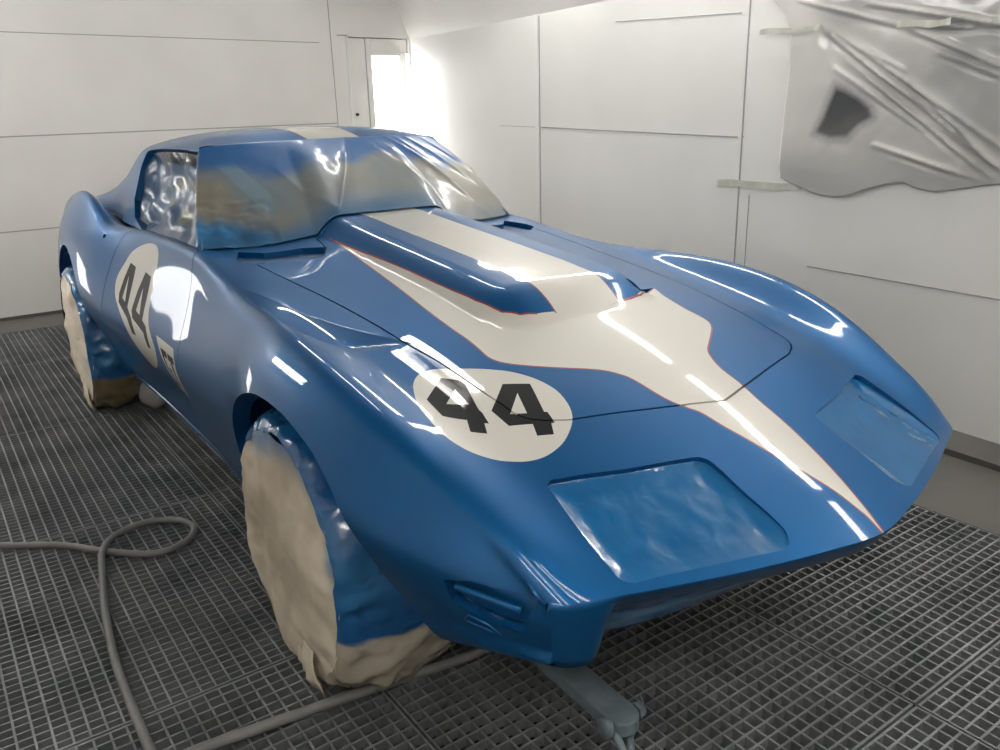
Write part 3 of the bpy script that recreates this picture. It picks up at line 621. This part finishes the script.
# crumpled corner bracket left in the bumper recess
def crump(p,sc,amp,seed=0):
    v=Vector(p)*sc+Vector((seed,seed*1.7,seed*.3));a=noise.noise(v);b=noise.noise(v*2.1+Vector((5,1,2)))
    c=noise.voronoi(v*1.3)[0];r=(c[1]-c[0])
    return amp*(.8*a+.4*b-.5*(.5-min(r,.5)))
mb=MB()
p0=P(.79,-.742)
g=[]
for i in range(9):
    for j in range(6):
        s=.765+.035*i/8;t=-(.722+.040*j/5);p=P(s,t)+Nrm(s,t)*(.004*math.sin(math.pi*i/8)*math.sin(math.pi*j/5)+abs(crump((s*3,t*3,0),14,.006,2))*math.sin(math.pi*i/8));g.append(p)
link('bumper_bracket',g,[(i*6+j,(i+1)*6+j,(i+1)*6+j+1,i*6+j+1) for i in range(8) for j in range(5)],M['paint'],car)
# ---- inner wheel wells and underbody keep the shell closed
def well(cx,r,sg,y0,y1):
    V=[];F_=[];n=26
    for y in(y0,(y0+y1)/2,y1):
        for i in range(n+1):
            a=math.pi*(.10+.80*i/n);V.append((cx+r*math.cos(a),sg*y,.33+r*.98*math.sin(a)))
    for k in range(2):
        for i in range(n): F_.append((k*(n+1)+i,k*(n+1)+i+1,(k+1)*(n+1)+i+1,(k+1)*(n+1)+i))
    b=len(V);V.append((cx,sg*y1,.33));
    for i in range(n): F_.append((2*(n+1)+i,2*(n+1)+i+1,b))
    return link('wheel_well',V,F_,M['shade'],car)
for sg in(-1,1): well(.06,.42,sg,.775,.50);well(-2.48,.40,sg,.80,.52)
mb=MB();mb.box(-3.4,-2.9,-.55,.55,.30,.33).box(-2.06,-.38,-.60,.60,.225,.26).box(-2.9,-2.06,-.5,.5,.27,.30).box(-.38,.50,-.49,.49,.30,.33)
mb.build('underbody',M['dark'],car)
# ================================================================== CABIN (roof + pillars)
TC=np.array([0,.2,.36,.44,.52,.55,.70,.87]);CS=np.array([-3.1,-2.65,-2.3,-2.0,-1.7,-1.5,-1.30])
CZ=np.array([[.925,1.03,1.13,1.218,1.247,1.240,1.203],[.925,1.025,1.125,1.214,1.243,1.237,1.201],[.92,1.015,1.118,1.205,1.231,1.226,1.197],[.915,1.00,1.105,1.197,1.217,1.214,1.196],
 [.91,.975,1.065,1.178,1.194,1.196,1.191],[.905,.96,1.045,1.166,1.183,1.184,1.179],[.90,.93,.96,1.02,1.03,1.03,1.03],[.88,.88,.882,.885,.885,.885,.883]])
CY=np.array([[0]*7,[.2]*7,[.36]*7,[.44]*7,[.54,.53,.52,.505,.495,.488,.478],[.56,.55,.54,.515,.507,.50,.490],[.57,.57,.575,.58,.57,.562,.558],[.58,.58,.59,.632,.640,.638,.632]])
CE=np.array([.065,.048,.01,-.03,-.045,-.035,.13,.30])
cs=np.arange(-3.1,-1.2999,.01);ct=np.arange(0,.8701,.005)
gg_=np.clip((cs+1.95)/.65,0,1)**1.5
CR_=np.zeros((8,len(cs),3))
for k in range(8):
    CR_[k,:,0]=cs+CE[k]*gg_;CR_[k,:,1]=pchip(CS,CY[k],cs);CR_[k,:,2]=pchip(CS,CZ[k],cs)
CR_=blur(CR_,3,1)
CG=np.stack([np.stack([pchip(TC,CR_[:,i,c],ct) for i in range(len(cs))]) for c in range(3)],2)
CG=np.concatenate([CG[:,:0:-1]*np.array([1,-1,1]),CG],1);CG=blur(CG,1.5,1)
tcf=np.concatenate([-ct[:0:-1],ct]);
CN=np.cross(np.gradient(CG,axis=0),np.gradient(CG,axis=1));CN/=np.linalg.norm(CN,axis=2,keepdims=True)+1e-12
if CN[len(cs)//2,len(ct),2]<0: CN=-CN
def evc(A,s,t):
    a=np.clip((np.asarray(s,float)+3.1)/.01,0,len(cs)-1.0001);b=np.clip((np.asarray(t,float)+.87)/.005,0,len(tcf)-1.0001)
    i=a.astype(int);j=b.astype(int);u=(a-i)[...,None];v=(b-j)[...,None]
    return (1-u)*(1-v)*A[i,j]+u*(1-v)*A[i+1,j]+(1-u)*v*A[i,j+1]+u*v*A[i+1,j+1]
PC=lambda s,t:evc(CG,s,t)
def NC(s,t): n=evc(CN,s,t);return n/np.linalg.norm(n,axis=-1,keepdims=True)
win=[(-1.30,.553),(-1.6,.553),(-1.93,.558),(-1.955,.62),(-1.93,.75),(-1.86,.83),(-1.74,.868),(-1.30,.868)]
winL=dens(win,.015,True);winR=mir(winL)
rst=dens([(-1.30,-.107),(-1.30,.107),(-2.6,.107),(-2.6,-.107)],.02,True)
rr=[stroke(dens([(-1.30,-.107),(-2.6,-.107)],.02),.005),stroke(dens([(-1.30,.107),(-2.6,.107)],.02),.005)]
bl=[(-2.13,-.42),(-2.13,.42),(-2.55,.40),(-2.55,-.40)];blw=dens(bl,.02,True)
def clc(s,t):
    lab=np.zeros(len(s),int);mi=np.zeros(len(s),int);I=lambda p:inside(p,s,t)
    mi[I(rst)]=1
    for r in rr: mi[I(r)]=2
    lab[I(winL)|I(winR)]=-2
    return lab,mi
surf_parts(PC,NC,(-3.1,-1.30,-.87,.87),.018,[(winL,True),(winR,True),(rst,True)]+[(r,True) for r in rr],clc,mats,lambda l,s,t:.05 if l==-2 else 0,{0:'roof'},car)
# roof front lip
lipp=[PC(-1.30,t) for t in np.linspace(-.525,.525,41)]
MB().tube([p+np.array([-.004,0,-.006]) for p in lipp],.0065,8).build('header_rail',M['paint'],car,True)
# ================================================================== MASKING FILM
BL=np.array((.008,.085,.25));BL2=np.array((.03,.17,.36));TAU=np.array((.20,.19,.155));GR=np.array((.16,.19,.205));BEI=np.array((.60,.51,.385));LBE=np.array((.76,.67,.54))
def lerp(a,b,f): f=min(max(f,0),1);return a+(b-a)*f
def nz(*p): return noise.fractal(Vector(p),1.0,2.0,4)
def wind(a,b):
    # a -1 (right/passenger side) .. 1, b 0 top .. 1 bottom
    ct_=np.array([-1.236-.46*(.5*a)**2,.482*a,1.203-.008*a*a-.012*abs(a)**8])
    if abs(a)>.9: ct_[0]-=.0
    cx_=-.868-.155*abs(a)**2.4;cy_=.626*a;ss_,tt_=st_from_xy(cx_,cy_,6);cb=P(ss_,tt_)+np.array([0,0,.002])
    return ct_,cb
na,nb=141,64;V=[];C_=[]
folds=[(.05,.0,-.30,1.0,.010),(.22,0,.42,1.0,.006),(.42,0,.80,1.0,.010),(.62,0,1.02,.9,.010),(.80,0,1.1,.7,.008),(.10,.2,.2,.5,.004),(-.55,.3,-.25,1.05,.004),(.30,.0,.36,.5,.007),(.52,0,.66,.6,.006)]
for i in range(na):
    a=-1+2*i/(na-1)
    for j in range(nb):
        b=j/(nb-1);ct_,cb=wind(a,b);p=ct_*(1-b)+cb*b
        n=np.array([.67,a*.35,.74]);n/=np.linalg.norm(n)
        d=.022*math.sin(math.pi*b)+.003
        for a0,b0,a1,b1,h in folds:
            if b0<=b<=b1:
                ac=a0+(a1-a0)*(b-b0)/(b1-b0);w=.022
                d+=h*math.exp(-abs(a-ac)/w)*math.sin(math.pi*min(max((b-b0)/(b1-b0),0.02),.98))**.5
        d+=.006*nz(a*2.2,b*1.5,1.3)*math.sin(math.pi*min(b+.05,1))
        if a<-.62 and b>.62: d+=crump((a*6,b*6,0),2.2,.010,3)
        V.append(p+n*d)
        f=nz(a*2.5,b*2.0,7.1);f2=nz(a*5,b*3,2.2)
        topf=1-sst(b,.18+.16*f+.10*sst(a,-.5,.6),.44+.20*f)
        col=lerp(TAU,GR,.5+.9*nz(a*3,b*2.5,4.4)-.25*a)
        col=lerp(col,TAU*.85,sst(a,.55,.85)*.8)
        botf=sst(b,.80+.10*f,1.0)*.85*(1-sst(a,.0,.5)*.6)
        col=lerp(col,BL*1.1,topf);col=lerp(col,BL2*.7,botf)
        if a<-.60:  # patch of paper at the passenger side corner
            edge=-.98+.40*(b-.05);k=sst(-(a-edge),-.10,-.05)
            if .36<b<.84: col=lerp(col,np.array((.25,.22,.165))*(.9+.5*f2),.7*sst(-(a-(-.86+.30*(b-.38))),-.04,.04)*sst(b,.38,.47)*(1-sst(b,.74,.82)))
            band=abs(a-(-.88+.50*(b-.15)));col=lerp(col,np.array((.17,.26,.32)),(1-sst(band,.045,.07))*.75*sst(b,.2,.35))
            col=lerp(col,BL2*.95*(1+.6*f2),sst(-a,.55,.75)*sst(b+.08*f2,.72,.86))
        C_.append(col)
F_=[(i*nb+j,i*nb+j+1,(i+1)*nb+j+1,(i+1)*nb+j) for i in range(na-1) for j in range(nb-1)]
o=link('windshield_film',V,F_,M['film']);paintcol(o,C_);sol=o.modifiers.new('s','SOLIDIFY');sol.thickness=.0015;sol.offset=1
tag(o,'oversprayed masking film and paper taped over the windshield of the blue car','masking film')
# side window film (passenger side), sunk into the opening
def sidefilm(sg):
    V=[];C_=[];ns,nt_=58,34
    for i in range(ns):
        u=i/(ns-1)
        for j in range(nt_):
            v=j/(nt_-1);t=.560+(.868-.560)*v
            s=-1.285-(.67+.02*math.sin(v*3)-.10*sst(v,.6,1))*u
            p=PC(s,sg*t);n=NC(s,sg*t)
            e=min(min(u,1-u)*7,min(v,1-v)*6+.15,1)
            if u<.1: e=min(e,1)
            d=-.012-.030*e+crump((s*3,t*3,sg),2.4,.040,5)*e+crump((s*3,t*3,sg),8.0,.006,8)*e
            q=p+n*d
            if s>-1.31: q[0]+=.012
            V.append(q)
            f=nz(s*5,t*6,3.1);f2=nz(s*9,t*9,1.1)
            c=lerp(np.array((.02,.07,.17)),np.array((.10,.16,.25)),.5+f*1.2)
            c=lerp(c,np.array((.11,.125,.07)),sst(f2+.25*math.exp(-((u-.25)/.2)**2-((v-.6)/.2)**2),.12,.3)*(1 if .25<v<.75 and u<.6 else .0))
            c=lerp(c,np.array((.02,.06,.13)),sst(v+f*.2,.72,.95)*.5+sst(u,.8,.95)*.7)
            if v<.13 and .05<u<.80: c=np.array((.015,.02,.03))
            C_.append(c)
    F_=[(i*nt_+j,i*nt_+j+1,(i+1)*nt_+j+1,(i+1)*nt_+j) for i in range(ns-1) for j in range(nt_-1)]
    if sg<0: F_=[f[::-1] for f in F_]
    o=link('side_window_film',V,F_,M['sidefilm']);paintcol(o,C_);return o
tag(sidefilm(-1),'crumpled blue oversprayed film filling the passenger side window opening','masking film')
sidefilm(1).name='side_window_film';tag(D.objects['side_window_film.001'] if 'side_window_film.001' in D.objects else D.objects['side_window_film'],'crumpled masking film in the far side window opening','masking film')
# headlight films
def hfilm(lp,sg,label):
    lpn=np.array(lp);smin,smax=lpn[:,0].min(),lpn[:,0].max()
    def dep(s,t):
        d=np.min(np.hypot(lpn[:,0]-s,lpn[:,1]-t));u=(s-smin)/(smax-smin)
        e=min(d/.035,1);base=.012*(1-u)+.0015
        return base+.010*e*(1-.5*u)-.0035*crump((s*5,t*5,sg),2.4,1,4)*e-.0016*crump((s*5,t*5,sg),7,1,9)*e
    def col(s,t): f=nz(s*6,t*6,sg);return lerp(np.array((.003,.10,.27)),np.array((.006,.12,.31)),.4+f)
    o=patch('headlight_film',lp,dep,M['lampfilm'],None,0,.008,None,col)
    tag(o,label,'masking film');return o
hfilm(hl_R,-1,'clear blue-tinted film stretched over the headlight opening below the 44 roundel')
hfilm(hl_L,1,'clear blue-tinted film over the headlight opening nearest the right wall')
# film hanging under the nose
V=[];C_=[];n1,n2=50,12
for i in range(n1):
    u=i/(n1-1);t=-.565+.74*u
    e=P(.8,t);
    for j in range(n2):
        v=j/(n2-1);H=.125*(1-.55*u)*(1+.12*math.sin(u*9))*(1-.3*sst(u,.9,1))
        p=e+np.array([-.035-.055*v,0,-.036-H*v*.72]);p=p+np.array([.8,-.2,.4])*crump((u*5,v*2,0),1.6,.014,6)*math.sin(math.pi*min(v+.1,1));V.append(p)
        C_.append(lerp(BL*.8,np.array((.09,.19,.28)),sst(v,.2,.7)*(1-sst(u,.75,1))*(.6+nz(u*5,v*3,1))))
o=link('nose_film',V,[(i*n2+j,i*n2+j+1,(i+1)*n2+j+1,(i+1)*n2+j) for i in range(n1-1) for j in range(n2-1)],M['lampfilm']);paintcol(o,C_)
sol=o.modifiers.new('s','SOLIDIFY');sol.thickness=.001
tag(o,'dark blue film hanging in the grille opening under the pointed nose','masking film')
# ================================================================== WHEEL COVERS
def wheel_cover(cx,yo,yi,prof,seed,label,name='wheel_cover',bluez=.2,fold=None,rear=False):
    root=empty(name,(cx,-(yo+yi)/2,0),label,'wheel cover')
    oy=-(yo+yi)/2
    def rad(a):
        # a: 0 = forward, pi/2 = up
        d=math.degrees(a)%360;k=[q[0] for q in prof];r=[q[1] for q in prof];return float(np.interp(d,k,r))
    cz=.33
    def ring_pts(kind):
        V=[];C_=[];F_=[];n=200
        if kind=='disc': rows=[(.9*k/22,.014-.010*(k/22)**3) for k in range(23)]
        else: rows=[(.9,.004),(.93,.000),(.96,-.008),(.98,-.02),(1.0,-.04)]+[(1.0+.07*math.sin(math.pi*k/20),-.04-k/20*(yo-yi-.04)) for k in range(1,21)]
        m=len(rows)
        for i in range(n):
            a=2*math.pi*i/n;R=rad(a)
            for k,(f,dy) in enumerate(rows):
                x=R*f*math.cos(a);z=cz+R*f*math.sin(a);y=-(yo+dy)
                q=(x+cx,y,z);c1=crump(q,5,.030,seed);c2=crump(q,12,.014,seed+3)
                w=min(f*1.3,1) if kind=='disc' else 1;c2+=(crump(q,26,.008,seed+7) if kind!='disc' else 0)
                edge=1
                amt=(c1+c2)*w*edge
                # lengthwise pleats near the ground
                pl=math.exp(-max(z,0)/.12)
                if kind=='disc': y-=amt*.8
                else: x+=math.cos(a)*amt;z+=math.sin(a)*amt+pl*.006*math.sin(y*90+a*3)
                
                z=max(z,.004);V.append((x,y-oy,z))
                N1=nz(q[0]*4,q[1]*4,q[2]*4+seed)
                fb=LBE if rear else BEI
                colp=lerp(fb*.80,LBE*1.0,.5+N1)
                if kind=='disc':
                    b_=sst(z+.35*x*0+.06*N1,.50,.60) if not rear else sst(x+.05*N1,.255,.29)*.9*sst(z,.10,.2)
                    b2=sst(x+.06*N1+.45*(z-.33)*0,.24,.31)*sst(z,.28,.36) if not rear else 0
                    colr=lerp(colp,BL2*.9,max(b_*.8,b2*.9))
                else:
                    lim=.215 if not rear else .185
                    wav=.02*nz(q[1]*6,seed,1)
                    b_=sst(z+wav-.25*max(0,(-y-.68))*0,lim-.006,lim+.006)
                    low=lerp(LBE*.72,BEI*.65,.5+N1) if not rear else lerp(np.array((.20,.15,.08)),np.array((.30,.24,.16)),.5+N1)
                    colr=lerp(low,lerp(BL*1.05,BL2,.4+1.2*N1),b_)
                C_.append(colr)
        for i in range(n):
            j=(i+1)%n
            for k in range(m-1): F_.append((i*m+k,j*m+k,j*m+k+1,i*m+k+1))
        return V,F_,C_
    for kind,nm,mt in(('disc','paper_face','paper'),('tread','film_wrap','crinkle')):
        V,F_,C_=ring_pts(kind)
        o=link(nm,V,F_,M[mt],root);paintcol(o,C_)
        bm=bmesh.new();bm.from_mesh(o.data);bmesh.ops.recalc_face_normals(bm,faces=bm.faces);bm.to_mesh(o.data);bm.free()
    # folded paper flaps gathered where the cover meets the floor
    for k,(fx,fy,w,h,rot) in enumerate([(.10,-(yo+.004),.13,.13,-.1)]):
        V=[];nn=7
        for i in range(nn):
            for j in range(nn):
                u=i/(nn-1)-.5;v=j/(nn-1);V.append((fx+u*w*(1-.55*v)+rot*v*h,fy-oy-.012*math.sin(math.pi*v)-.006*math.cos(u*9)+crump((u*3,v*3,k+seed),1.5,.01),.008+v*h))
        o=link('paper_flap',V,[(i*nn+j,(i+1)*nn+j,(i+1)*nn+j+1,i*nn+j+1) for i in range(nn-1) for j in range(nn-1)],M['paper'],root)
        paintcol(o,[LBE*(1.05-.25*(q[2]*8)) for q in V]);so=o.modifiers.new('s','SOLIDIFY');so.thickness=.0012
    return root
pf=[(0,.315),(20,.325),(60,.325),(90,.315),(135,.305),(180,.295),(215,.315),(250,.345),(270,.34),(285,.345),(302,.365),(318,.35),(335,.32),(360,.315)]
wheel_cover(.02,.80,.47,pf,1.3,'brown paper and blue film wrap hiding the front wheel nearest the camera')
pr=[(0,.30),(60,.32),(120,.33),(180,.33),(225,.345),(270,.335),(300,.35),(318,.345),(335,.32),(360,.30)]
wheel_cover(-2.47,.83,.53,pr,6.1,'tan paper and blue film wrap hiding the rear wheel by the left edge',rear=True)
# ================================================================== THINGS ON THE FLOOR
hp=spline([(-1.9,-1.75,.012),(-1.35,-1.55,.012),(-1.118,-1.331,.012),(-.997,-1.177,.012),(-.85,-1.06,.014),(-.757,-.955,.012),(-.765,-.86,.012),(-.84,-.805,.012),(-.93,-.825,.012),(-.985,-.915,.012),(-.943,-1.02,.020),(-.84,-1.08,.030),(-.70,-1.11,.015),(-.505,-1.141,.012),(-.254,-1.166,.012),(-.033,-1.172,.012),(.118,-1.174,.012),(.5,-1.19,.012),(1.1,-1.3,.012)],10)
tag(MB().tube(hp,.0105,12).build('air_hose',M['hose'],None,True),'grey rubber air hose looping over the floor grating at the left','hose')
hp=spline([(.165,-1.4,.014),(.172,-1.105,.014),(.186,-.98,.014),(.20,-.87,.014),(.235,-.62,.014),(.262,-.43,.014),(.27,.1,.014),(.2,.6,.014)],8)
tag(MB().tube(hp,.0125,12).build('floor_conduit',M['hose'],None,True),'straight dark grey hose running under the car past the front wheel cover','hose')
# steel towing arm
root=empty('towing_arm',(.70,-.36,.0),'grey steel towing arm with a hooked end sticking out below the car nose','arm')
l=root.location
A=Vector((.70,-.365,.075))-l;B=Vector((.05,-.365,.11))-l
dx=(A-B).normalized();
def armshape():
    V=[];F_=[];n=14;prof=[]
    for i in range(n+1):
        a=-math.pi/2+math.pi*i/n;prof.append((A.x+.034*math.cos(a),A.y+.036*math.sin(a)))
    prof+=[(B.x,B.y+.036),(B.x,B.y-.036)]
    k=len(prof)
    for zz in(-.016,.016):
        for x,y in prof: V.append((x,y,A.z+(B.z-A.z)*(x-A.x)/(B.x-A.x)+zz))
    F_=[tuple(range(k))[::-1],tuple(range(k,2*k))]+[(i,(i+1)%k,(i+1)%k+k,i+k) for i in range(k)]
    return link('arm_bar',V,F_,M['steel'],root,False)
ob=armshape();bv=ob.modifiers.new('b','BEVEL');bv.width=.004;bv.segments=2;bv.limit_method='ANGLE'
mb=MB();mb.cyl(A+Vector((.0,-.045,.0)),A+Vector((.0,.050,.0)),.010,seg=16,bev=.002);mb.build('pivot_pin',M['steel'],root,True)
MB().cyl(A+Vector((-.002,-.052,0)),A+Vector((-.002,-.036,0)),.022,seg=20,bev=.003).build('bolt_head',M['steel'],root,True)
MB().cyl(A+Vector((.0,.038,0)),A+Vector((.0,.050,0)),.018,seg=6).build('nut',M['steel'],root)
MB().cyl(A+Vector((.0,.051,0)),A+Vector((.0,.056,0)),.015,seg=16).build('washer',M['steel'],root)
MB().tube(spline([A+Vector((0,.054,-.02)),A+Vector((.012,.056,-.005)),A+Vector((.004,.055,.02)),A+Vector((-.008,.056,.03))],5),.0016,8).build('split_pin',M['steel'],root,True)
hk=[A+Vector(q) for q in [(-.004,-.030,-.008),(.022,-.033,-.018),(.045,-.036,-.035),(.052,-.030,-.052),(.040,-.012,-.060),(.024,.002,-.052),(.018,.006,-.034),(.022,.006,-.018)]]
MB().tube(spline(hk,5),.0085,12).build('hook',M['steel'],root,True)
# axle end dolly under the car keeps the arm up
MB().box(.02-l.x,.10-l.x,-.45-l.y,-.28-l.y,.0,.095).build('arm_foot',M['steel'],root,bevel=.006)
# wrapped bundle beside rear wheel
V=[];C_=[];F_=[];n=22;rows=[(0,.0),(.03,.0),(.055,.006),(.068,.02),(.070,.06),(.072,.12),(.066,.2),(.05,.26),(.0,.27)]
ax=Vector((-.80,.60,.04)).normalized();u=Vector((.60,.80,0)).normalized();w=ax.cross(u)
for k,(r,dd) in enumerate(rows):
    for i in range(n):
        a=2*math.pi*i/n;rr_=r*(1+.06*math.sin(a*5));p=ax*dd+u*(rr_*math.cos(a))+w*(rr_*math.sin(a))
        p=Vector((0,0,.072))+p;cr=crump((p.x*3,p.y*3,p.z*3),6,.004,2);p+=Vector((cr,cr,cr*.3));p.z=max(p.z,.002);V.append(tuple(p))
        C_.append(lerp(np.array((.42,.42,.40)),np.array((.13,.25,.42)),sst(dd+.25*(p.z-.05),.01,.05)*(.4+.6*sst(p.z,.06,.10))))
for k in range(len(rows)-1):
    for i in range(n): j=(i+1)%n;F_.append((k*n+i,(k+1)*n+i,(k+1)*n+j,k*n+j))
o=link('paper_bundle',V,F_,M['paper']);paintcol(o,C_);o.location=(-2.16,-.61,0)
tag(o,'small rounded bundle wrapped in pale paper on the floor beside the rear wheel wrap','bundle')
# ================================================================== PLASTIC SHEET ON THE RIGHT WALL
wn=Vector((-.085,-1,0)).normalized();wt=Vector((1,-.085,0)).normalized()
def wp(x,z,off=0): return np.array([x,YR(x),z])+np.array(wn)*off
def wxz(x,z): return x,z
bot=[(-.745,.955),(-.70,.935),(-.62,.916),(-.57,.898),(-.516,.889),(-.43,.888),(-.361,.90),(-.28,.93),(-.221,.947),(-.16,.962),(-.114,.968),(-.04,.945),(.031,.939),(.12,.955),(.204,.973),(.30,.985),(.5,.985),(.8,1.0),(1.4,1.02)]
lft=lambda z:float(np.interp(z,[.9,1.0,1.2,1.45,1.60,1.66,1.75,1.87],[-.73,-.752,-.748,-.735,-.745,-.78,-.87,-.90]))
V=[];C_=[];pq=[(-0.572,1.153),(-0.533,1.229),(-0.505,1.3),(-0.477,1.364),(-0.415,1.342),(-0.353,1.312),(-0.291,1.271),(-0.266,1.219),(-0.337,1.184),(-0.389,1.134),(-0.48,1.129)]
PQ=dens(pq,.015,True)
nu,nv=230,110
SF=[(-0.564,1.588,0.30,1.02,1),(-0.534,1.592,0.30,1.09,.8),(-0.492,1.427,-0.039,1.166,.6),(-0.428,1.454,0.30,0.965,.9),(-0.271,1.116,0.32,0.96,.9),(-0.369,1.667,0.5,1.46,.9),(-0.17,1.559,0.4,1.31,.8),(-0.17,1.564,0.182,1.529,.5),(-0.339,1.431,0.128,1.167,.6),(-0.143,1.37,0.36,0.96,.9),(-0.72,1.718,-0.17,1.559,.6),(-0.377,1.509,-0.147,1.392,.4),(-0.047,1.222,0.26,1.041,.6),(-0.033,1.462,0.3,1.33,.5),(-.3,1.78,.5,1.66,.8),(-.55,1.80,.2,1.70,.6)]
foc=np.array([-.62,1.68])
for i in range(nu):
    u=i/(nu-1)
    for j in range(nv):
        v=j/(nv-1)
        x0=-.75+2.15*u;zb=float(np.interp(x0,[q[0] for q in bot],[q[1] for q in bot]));z=zb+(1.865-zb)*v
        x=x0+(lft(z)+.75)*(1-u)**3
        r=math.hypot(x-foc[0],z-foc[1]);an=math.atan2(z-foc[1],x-foc[0])
        fo=0;FZ=0
        for (ax_,az_,bx_,bz_,hh) in SF:
            ll=math.hypot(bx_-ax_,bz_-az_);ex,ez=(bx_-ax_)/ll,(bz_-az_)/ll;al=(x-ax_)*ex+(z-az_)*ez;pd=-(x-ax_)*ez+(z-az_)*ex
            if 0<al<ll: fo+=hh*math.exp(-abs(pd)/.006)*math.sin(math.pi*al/ll)**.4-hh*.5*math.exp(-((pd+.014)/.008)**2)*math.sin(math.pi*al/ll)
        ed=min(v*10,1)*min(u*14+.1,1)
        off=.012+.020*ed*(fo*.8+.4*nz(x*2.2,z*2.2,2)+.3)+.006*math.sin(u*9)*(1-v)
        V.append(wp(x,z,max(off,.003)))
        big=nz(x*1.6+3,z*1.6,.3);l_=lerp(np.array((.76,.745,.71)),np.array((.38,.38,.37)),sst(x+.5*(z-1.2)+.5*big,-.38,.15)*.9)  # greys of reflections in the glossy film, painted into its colour
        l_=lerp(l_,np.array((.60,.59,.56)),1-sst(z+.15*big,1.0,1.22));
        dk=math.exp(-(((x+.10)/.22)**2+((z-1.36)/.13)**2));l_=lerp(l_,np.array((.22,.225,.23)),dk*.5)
        dq=min(math.hypot(x-a_,z-b_) for a_,b_ in PQ);ins=bool(inside(pq,np.array([x]),np.array([z]))[0]);l_=lerp(l_,np.array((.035,.037,.038)),(sst(dq,-.012,.03) if ins else .35*(1-sst(dq,0,.03)))*.95)
        l_=l_*(1-.35*(abs(math.sin(an*17+1.5*nz(an*2,0,1)))**14)*0)
        C_.append(l_)
F_=[(i*nv+j,(i+1)*nv+j,(i+1)*nv+j+1,i*nv+j+1) for i in range(nu-1) for j in range(nv-1)]
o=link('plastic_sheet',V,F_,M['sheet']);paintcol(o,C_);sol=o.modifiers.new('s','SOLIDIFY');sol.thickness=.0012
tag(o,'creased translucent plastic sheet taped to the right wall','plastic sheet')
# dark square pane seen through the sheet
def tape(name,p,q,w,label,lift=0,group='masking tape strips on the right wall'):
    a=np.array(p);b=np.array(q);V=[];n=12
    for i in range(n):
        f=i/(n-1);c=a+(b-a)*f;c[1]+=.004*math.sin(f*7)
        for s_ in(-1,1): V.append(wp(c[0],c[1]+s_*w*(1+.12*math.sin(f*13)),.006+.002*math.sin(f*20)+lift))
    o=link(name,V,[(2*i,2*i+2,2*i+3,2*i+1) for i in range(n-1)],M['tape'],None,False);so=o.modifiers.new('s','SOLIDIFY');so.thickness=.001
    return tag(o,label,'tape')
tape('masking_tape',(-1.145,.905),(-.62,.918),.017,'long masking tape strip on the right wall below the corner of the plastic sheet')
tape('masking_tape',(-.90,1.60),(-.57,1.591),.011,'masking tape strip holding the upper left edge of the plastic sheet',.03)
tape('masking_tape',(-.19,1.568),(.03,1.558),.012,'short white tape strip high on the plastic sheet',.05)
# ------------------------------------------------------------------ camera, world, view
CAM=[1.71521, -1.3714, 1.289, 2.52616, -0.31136, 0.02632, 822.27686]
cd=D.cameras.new('camera');co=D.objects.new('camera',cd);COL.objects.link(co)
yaw,pit,rol=CAM[3:6];f=Vector((math.cos(pit)*math.cos(yaw),math.cos(pit)*math.sin(yaw),math.sin(pit)))
r=f.cross(Vector((0,0,1))).normalized();d=f.cross(r)
c_,s_=math.cos(rol),math.sin(rol);r2=r*c_+d*s_;d2=d*c_-r*s_
from mathutils import Matrix
mw=Matrix((r2,-d2,-f)).transposed().to_4x4();mw.translation=Vector(CAM[:3]);co.matrix_world=mw
cd.sensor_fit='HORIZONTAL';cd.sensor_width=36;cd.lens=36*CAM[6]/1000;cd.clip_start=.02
sc=bpy.context.scene;sc.camera=co
w=D.worlds.new('w');sc.world=w;w.use_nodes=True;w.node_tree.nodes['Background'].inputs[0].default_value=(.9,.95,1,1);w.node_tree.nodes['Background'].inputs[1].default_value=.02
sc.view_settings.view_transform='Standard';sc.view_settings.look='None';sc.view_settings.gamma=1;sc.view_settings.exposure=0.14;sc.view_settings.use_curve_mapping=False
